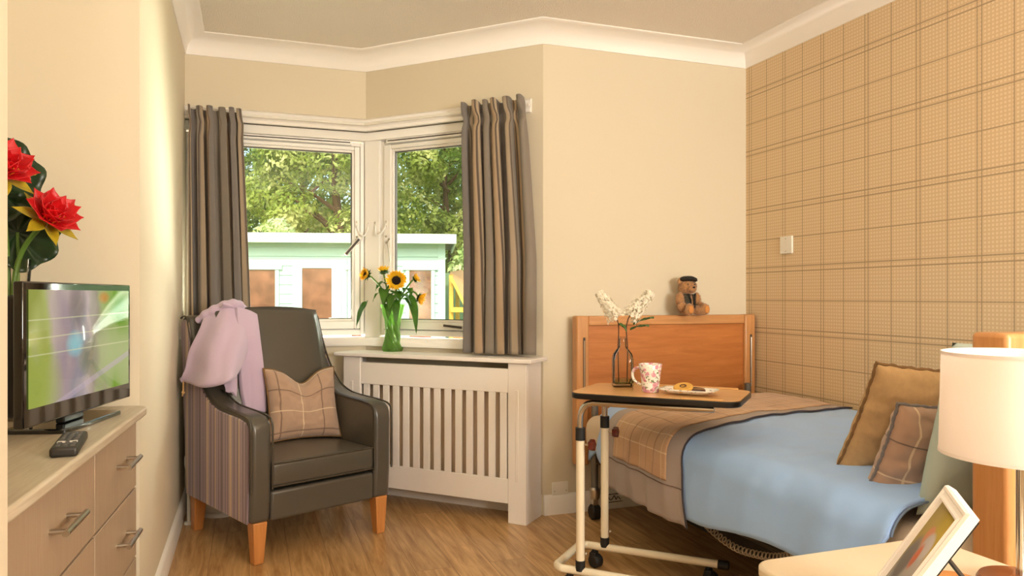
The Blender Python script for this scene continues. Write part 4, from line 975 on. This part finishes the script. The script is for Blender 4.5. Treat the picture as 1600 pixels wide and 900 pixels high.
# ------------------------------------------------------------ bedside table, lamp, photo frame
bt=empty('bedside_table',(0,0,0)); tag(bt,'cream topped bedside table in front of the bed head','bedside table')
MB().prism(rr(.835,1.255,.30,1.10,.04,('ne','nw','se','sw')),2,.578,.60).build('top',mat('cream_laminate','dccbb0',.4,coat=.1),bt,bevel=.006,seg=3)
MB().box(.86,1.235,.34,1.08,.05,.578).build('body',M['chest'],bt,bevel=.003)
MB().box(.88,1.215,.36,1.06,0,.05).build('plinth',M['chest'],bt)
for z0_,z1_ in ((.40,.565),(.225,.39),(.06,.215)):
    q=MB().box(.842,.86,.35,1.07,z0_,z1_).build('drawer',M['chest'],bt,bevel=.002)
    MB().tube([(.825,.64,(z0_+z1_)/2),(.825,.78,(z0_+z1_)/2)],.006,10).tube([(.843,.66,(z0_+z1_)/2),(.825,.66,(z0_+z1_)/2)],.004,8).tube([(.843,.76,(z0_+z1_)/2),(.825,.76,(z0_+z1_)/2)],.004,8).build('bar_handle',M['steel'],q)
lm=empty('table_lamp',(1.178,.858,.60)); tag(lm,'table lamp with round white fabric shade and chrome stem on the bedside table','lamp')
MB().lathe([(0,0),(.060,0),(.062,.006),(.058,.013),(.020,.020),(0,.020)],40).build('base',mat('brown_lamp_base','7a3f1c',.35,coat=.4),lm)
MB().tube([(0,0,.018),(0,0,.275)],.0065,16).build('stem',M['chrome'],lm)
MB().lathe([(.1145,.212),(.116,.212),(.112,.378),(.1105,.378)],64,closed=True).build('lamp_shade',M['lampwhite'],lm)
MB().lathe([(.1143,.211),(.1170,.211),(.1168,.216),(.1143,.216)],64,closed=True).build('shade_rim',M['lampwhite'],lm)
MB().lathe([(.1100,.374),(.1130,.374),(.1128,.379),(.1100,.379)],64,closed=True).build('shade_rim',M['lampwhite'],lm)
mb=MB()
for k in range(3): mb.tube([(.008*math.cos(k*2.09),.008*math.sin(k*2.09),.345),(.111*math.cos(k*2.09),.111*math.sin(k*2.09),.365)],.0015,6)
mb.tube([(0,0,.27),(0,0,.285)],.013,12).lathe([(.006,.34),(.009,.34),(.009,.348),(.006,.348)],16,closed=True).tube([(.010,0,.285),(.034,0,.31),(.008,0,.345)],.0015,5).build('shade_ring',M['steel'],lm)
MB().sphere((0,0,.315),(.024,.024,.030),16,12).build('light_bulb',mat('warm_bulb','fff0d8',.4,emit='ffe6c0',es=9),lm)
# photo frame, leaning back; local x = width, z = height along the face, -y = face
A_=Vector((1.025,.857,.773)); Bq=Vector((.916,.732,.773)); Cq=Vector((.947,.929,.603))
wx=(Bq-A_).normalized(); hz=(A_-Cq); hz=(hz-wx*hz.dot(wx)).normalized(); fy=hz.cross(wx).normalized()
mF=Matrix.Identity(4)
for i,v in enumerate((wx,fy,hz)):
    for r in range(3): mF[r][i]=v[r]
Lf=(A_-Cq).length; mF.translation=A_-hz*Lf+Vector((0,0,.002))
pfm=empty('photo_frame'); pfm.matrix_world=mF; tag(pfm,'white photo frame propped on the bedside table in front of the lamp','photo frame')
wf=(A_-Bq).length; bw=.020
mb=MB(); prf=[(0,.009),(0,-.004),(.003,-.008),(.007,-.008),(.010,-.005),(.015,-.005),(.018,-.009),(.021,-.008),(.022,-.002),(.022,.009)]
rg=[[mb.bm.verts.new((x,y,z)) for x,z in ((q,q),(wf-q,q),(wf-q,Lf-q),(q,Lf-q))] for q,y in prf]
for a_ in range(len(rg)):
    b_=(a_+1)%len(rg)
    for k in range(4): mb.bm.faces.new((rg[a_][k],rg[a_][(k+1)%4],rg[b_][(k+1)%4],rg[b_][k]))
mb.build('frame_moulding',M['white'],pfm,angle=35)
phm=mat('photograph','a08a2c',.5); nt=phm.node_tree; b=nt.nodes['Principled BSDF']; tc=N(nt,'ShaderNodeTexCoord'); sx=N(nt,'ShaderNodeSeparateXYZ'); nt.links.new(tc.outputs['UV'],sx.inputs[0])
cc=N(nt,'ShaderNodeRGB'); cc.outputs[0].default_value=rgb('a38a2a'); cc=cc.outputs[0]
cc=mixc(mth(nt,'MULTIPLY',blob(.5,.10,.55,.60),2.2),cc,'a8a09a'); cc=mixc(mth(nt,'MULTIPLY',blob(.25,.35,.22,.30),1.6),cc,'6f6866'); cc=mixc(mth(nt,'MULTIPLY',blob(.42,.66,.16,.13),2.2),cc,'c07a52'); cc=mixc(mth(nt,'MULTIPLY',blob(.58,.60,.20,.16),2.0),cc,'b0a6a2'); cc=mixc(mth(nt,'MULTIPLY',blob(.48,.46,.1,.16),1.5),cc,'c4623a')
cl=N(nt,'ShaderNodeMix',data_type='RGBA')
nt.links.new(cc,b.inputs['Base Color'])
mb=MB(); mb.grid(lambda u,v:Vector((bw-.002+u*(wf-2*bw+.004),-.001,bw-.002+v*(Lf-2*bw+.004))),1,1,uvfn=lambda u,v:(u,v)); mb.build('photograph',phm,pfm,solid=.002)
MB().box(.004,wf-.004,.009,.012,.004,Lf-.004).build('backing_board',M['dark_cloth'],pfm)
# the strut, from the back of the frame down to the table
inv=mF.inverted()
top_=mF@Vector((wf*.42,.013,Lf*.62)); foot_=Vector((1.035,.80,.603)); a=inv@top_; c_=inv@foot_
dv=(c_-a).normalized(); sd=Vector((1,0,0)); sd=(sd-dv*sd.dot(dv)).normalized(); nn=dv.cross(sd)
mb=MB(); V=[]
for p,hw_ in ((a,.026),(c_,.034)):
    V+= [mb.bm.verts.new(p+sd*hw_*i+nn*.0015*j) for i,j in ((-1,-1),(1,-1),(1,1),(-1,1))]
for f in ((0,1,2,3),(7,6,5,4),(0,4,5,1),(1,5,6,2),(2,6,7,3),(3,7,4,0)): mb.bm.faces.new([V[i] for i in f])
mb.build('easel_strut',M['dark_cloth'],pfm)

# added ceiling fitting, out of view, above the added room lamp
co=MB().lathe([(0,0),(.042,0),(.044,.003),(.042,.007),(0,.007)],32).build('coaster',M['legwood']); co.location=(1.085,.90,.6005); tag(co,'small round wooden coaster on the bedside table behind the photo frame','coaster')
cl=empty('added_ceiling_fitting',(-.19,-.25,HC)); tag(cl,'unseen white pendant fitting added for the room light near the left wall','ceiling light')
MB().lathe([(.0,0),(.05,0),(.055,-.02),(.012,-.03),(.010,-.17),(.03,-.175),(.03,-.185),(0,-.185)],40).build('housing',M['plastic_w'],cl)

# ------------------------------------------------------------ garden
GZ=-.15
g=MB().box(-60,60,4.36,70,GZ-.1,GZ).build('ground',mat('lawn_green','6b8a38',.95,var=.3,vscale=3,bump=.5,bscale=80),smooth=False); g['kind']='structure'
def cwv(R,F,z=0): v=cw(R,F); v.z=z; return v
ph=empty('playhouse',cwv(-2.292,9.855,GZ),rad(-13.5)); tag(ph,'pale blue wooden playhouse with white roof edge seen through the window','playhouse')
pb=mat('pale_blue_boards','b4cdc8',.7); pw=mat('playhouse_white','eeeee6',.6)
# local x: R+2.3 ; z from ground: z-GZ
Hh=1.95
mb=MB().box(-1.5,1.39,.02,1.9,0,Hh+.02)
for k in range(16): mb.box(-1.502,1.392,.006,.03,k*.125,k*.125+.113)
mb.build('boarded_wall',pb,ph,bevel=.003)
MB().box(-1.65,1.52,-.20,2.05,Hh+.02,Hh+.065).build('roof',mat('felt_roof','6a665c',.9),ph)
MB().box(-1.67,1.54,-.225,-.20,Hh-.035,Hh+.09).box(1.52,1.545,-.20,2.05,Hh-.035,Hh+.09).build('fascia',pw,ph,bevel=.004)
MB().box(1.30,1.40,-.004,.04,0,Hh).build('corner_board',pb,ph,bevel=.003)
pd=MB().box(-.61,.10,-.012,.03,.03,1.70).build('door_frame',pb,ph,bevel=.004)
dd=MB().box(-.55,-.48,-.03,0,.06,1.66).box(-.10,.03,-.03,0,.06,1.66).box(-.48,-.10,-.03,0,1.59,1.66).box(-.48,-.10,-.03,0,.06,.88).build('door',pb,pd,bevel=.004)
brownglass=mat('brown_reflecting_pane','7a5140',.12,var=.45,vscale=5)
MB().box(-.48,-.10,-.018,-.012,.88,1.59).build('pane',brownglass,dd)
MB().box(-.06,.0,-.036,-.03,.85,1.0).tube([(-.04,-.04,.93),(-.04,-.06,.93),(-.13,-.06,.93)],.008,8).build('handle',M['cream_metal'],dd)
for (xa,xb,za,zb) in ((-1.30,-.83,.85,1.57),(.92,1.21,.60,1.57),(.16,.60,.60,1.57)):
    f=MB().box(xa-.05,xa,-.02,.02,za-.05,zb+.05).box(xb,xb+.05,-.02,.02,za-.05,zb+.05).box(xa-.09,xb+.09,-.03,.02,zb,zb+.055).box(xa,xb,-.03,.02,za-.05,za).build('window',pb,ph,bevel=.004)
    MB().box(xa,xb,-.006,.0,za,zb).build('pane',brownglass,f)
    if xa<-1: MB().box(xa,xb,-.012,-.004,za+.12,za+.16).build('pane_bar',pb,f)
cf=empty('climbing_frame',cwv(-.50,10.6,GZ),rad(-19.5)); tag(cf,'timber play frame with sloping plank roof beside the playhouse','climbing frame')
yw=mat('new_pine','e2b24e',.7,var=.1,vscale=10); pk=wood('pinkish_planks','dcae7c','c99560',axis=0,rough=.7,scale=3)
mb=MB(); q_=[Vector(p) for p in ((-.36,-.35,1.53),(-.09,-.55,.99),(-.02,-.05,1.30),(-.24,.25,1.58))]
A4=[mb.bm.verts.new(p) for p in q_]; B4=[mb.bm.verts.new(p+Vector((.01,0,.03))) for p in q_]
mb.bm.faces.new(A4[::-1]); mb.bm.faces.new(B4)
for k in range(4): mb.bm.faces.new((A4[k],A4[(k+1)%4],B4[(k+1)%4],B4[k]))
mb.build('sloping_roof',pk,cf)
for x,y,h in ((-.34,-.34,1.52),(-.08,-.50,1.0),(-.30,.30,1.50),(.28,.45,1.20)): MB().box(x-.03,x+.03,y-.03,y+.03,0,h).build('post',yw,cf,bevel=.004)
MB().box(-.34,.0,-.44,-.40,1.00,1.07).build('cross_beam',yw,cf,bevel=.004)
MB().prism([(-.36,1.50),(-.32,1.50),(-.06,.98),(-.10,.98)],1,-.52,-.48).build('diagonal_brace',yw,cf)
MB().box(-.31,-.13,-.40,.10,.0,.76).build('box_panel',wood('orange_planks','c8783a','b0642c',axis=2,rough=.7,scale=3),cf,bevel=.004)
fe=empty('garden_fence',cwv(0,12.7,GZ),rad(-19.5)); tag(fe,'green board garden fence beyond the play frame','fence')
mb=MB()
for k in range(80): mb.box(-6+k*.15,-6+k*.15+.142,0,.02,0,1.62)
mb.build('boards',mat('green_fence','6f8a68',.8,var=.12,vscale=6),fe)
for k in range(7): MB().box(-6.02+k*1.95,-5.92+k*1.95,.02,.11,0,1.66).build('post',mat('fence_post_%d'%k,'5f7a5a',.8) if k==0 else MATS['fence_post_0'],fe)

def foliage_mat(name,c1,c2,c3):
    m=bpy.data.materials.new(name); m.use_nodes=True; nt=m.node_tree; b=nt.nodes['Principled BSDF']; b.inputs['Roughness'].default_value=.5
    tc=N(nt,'ShaderNodeTexCoord'); n=N(nt,'ShaderNodeTexNoise'); n.inputs['Scale'].default_value=1.3; n.inputs['Detail'].default_value=5; nt.links.new(tc.outputs['Object'],n.inputs[0])
    cr=N(nt,'ShaderNodeValToRGB'); e=cr.color_ramp; e.elements[0].position=.35; e.elements[0].color=rgb(c1); e.elements[1].position=.65; e.elements[1].color=rgb(c3); q=e.elements.new(.5); q.color=rgb(c2)
    nt.links.new(n.outputs[0],cr.inputs[0]); nt.links.new(cr.outputs[0],b.inputs['Base Color'])
    t=N(nt,'ShaderNodeBsdfTranslucent'); nt.links.new(cr.outputs[0],t.inputs[0]); mx=N(nt,'ShaderNodeMixShader'); mx.inputs[0].default_value=.45
    nt.links.new(b.outputs[0],mx.inputs[1]); nt.links.new(t.outputs[0],mx.inputs[2]); nt.links.new(mx.outputs[0],nt.nodes['Material Output'].inputs[0]); return m
F1=foliage_mat('foliage_mid','718a38','a2b24e','dcdc98'); F2=foliage_mat('foliage_dark','4a6a2a','7a9440','b4c070'); F3=foliage_mat('foliage_pale','8fae58','c2d48a','f0f2cc')
bark=mat('bark','5a4430',.9,bump=.6,bscale=30)
def tree(name,R,F,h,rx,crown0,nl,ls,m,label,seed,cat='tree',trunk=True):
    rnd=random.Random(seed); p=cwv(R,F,GZ); t=empty(name,p); tag(t,label,cat,'trees and shrubs beyond the playhouse')
    if trunk:
        mb=MB(); mb.tube(smooth_path([(0,0,0),(.1,0,h*.25),(-.1,.1,h*.5),(.05,0,h*.85)],6),[.16-.13*k/18 for k in range(19)],10)
        for k in range(8):
            a=rnd.uniform(0,2*PI); z=h*rnd.uniform(.3,.75); L=rx*rnd.uniform(.5,.9)
            mb.tube([(0,0,z),(math.cos(a)*L*.5,math.sin(a)*L*.5,z+L*.35),(math.cos(a)*L,math.sin(a)*L,z+L*.55)],[.06,.04,.015],6)
        mb.build('trunk',bark,t)
    cl_=[]
    for k in range(34):
        th=rnd.uniform(0,2*PI); zz=rnd.uniform(-1,1); q=math.sqrt(1-zz*zz)*rnd.uniform(.35,1)
        cl_.append((Vector((math.cos(th)*q*rx,math.sin(th)*q*rx,(crown0+h)/2+zz*(h-crown0)/2)),rnd.uniform(.28,.5)*rx))
    verts=[];faces=[]
    for i in range(nl):
        c,r=cl_[i%34]; n_=Vector((rnd.gauss(0,1),rnd.gauss(0,1),rnd.gauss(0,1))).normalized(); c2=c+n_*r*rnd.uniform(.6,1)**.5
        if c2.z<.05: continue
        nn=(n_+Vector((rnd.uniform(-1,1),rnd.uniform(-1,1),rnd.uniform(-.3,1)))*.8).normalized(); e1=nn.orthogonal().normalized(); e2=nn.cross(e1); s_=ls*rnd.uniform(.6,1.2); a=rnd.uniform(0,6.28); f1=e1*math.cos(a)+e2*math.sin(a); f2=nn.cross(f1)
        k=len(verts); verts+= [c2-f1*s_,c2+f2*s_*.5,c2+f1*s_,c2-f2*s_*.5]; faces.append((k,k+1,k+2,k+3))
    me=bpy.data.meshes.new('foliage'); me.from_pydata([tuple(v) for v in verts],[],faces); me.materials.append(m); o=bpy.data.objects.new('foliage',me); C.objects.link(o); o.parent=t
tr=[(-8.6,18.3,7.9,1.75,1.0,F1,'yellow green tree furthest left beyond the playhouse'),(-4.2,18.0,8.2,1.75,.9,F1,'sunlit yellow green tree above the left part of the playhouse roof'),
    (.3,18.2,8.0,1.75,.9,F2,'dark green tree rising above the right end of the playhouse'),(4.8,18.4,8.0,1.75,.9,F1,'green tree standing furthest right of the front row')]
for k,(R,F,h,rx,c0,m_,lab) in enumerate(tr): tree('garden_tree',R,F,h,rx,c0,34000,.068,m_,lab,20+k)
for k,(R,F) in enumerate(((-6.6,23.7),(-2.0,23.5),(2.6,23.7))): tree('garden_tree',R,F,9.6,1.9,.3,26000,.09,(F2,F1,F2)[k],['dark tree in the second row, at its left','tree with pale leaves in the second row behind the playhouse door','dark tree in the second row, at its right'][k],40+k)
hg=empty('hedge',cwv(-2,32,GZ),rad(-19.5)); tag(hg,'tall dark hedge closing the garden behind all the trees','hedge')
rnd=random.Random(9); verts=[];faces=[]
for i in range(60000):
    p=Vector((rnd.uniform(-13,13),rnd.gauss(0,.8),rnd.random()*10.5)); p.y+=.8*nz(p.x*.6,p.z*.6,3); p.z=max(.1,p.z+.5*nz(p.x*.5,1,1))
    nn=Vector((rnd.gauss(0,1),rnd.gauss(0,1),rnd.gauss(0,1))).normalized(); e1=nn.orthogonal().normalized(); e2=nn.cross(e1); s_=.15*rnd.uniform(.6,1.2)
    k=len(verts); verts+= [p-e1*s_,p+e2*s_*.5,p+e1*s_,p-e2*s_*.5]; faces.append((k,k+1,k+2,k+3))
me=bpy.data.meshes.new('foliage'); me.from_pydata([tuple(v) for v in verts],[],faces); me.materials.append(F2); o=bpy.data.objects.new('foliage',me); C.objects.link(o); o.parent=hg
tree('shrub',-.70,14.4,2.25,.62,.3,6000,.07,F3,'pale flowering shrub above the fence right of the playhouse',60,'shrub',False)
tree('shrub',-4.6,14.6,2.55,.6,.2,6000,.07,F3,'pale leafy shrub rising behind the playhouse roof at the left',61,'shrub',False)
tree('shrub',-2.6,14.6,2.5,.6,.2,6000,.07,F1,'yellow green shrub rising behind the playhouse roof in the middle',62,'shrub',False)
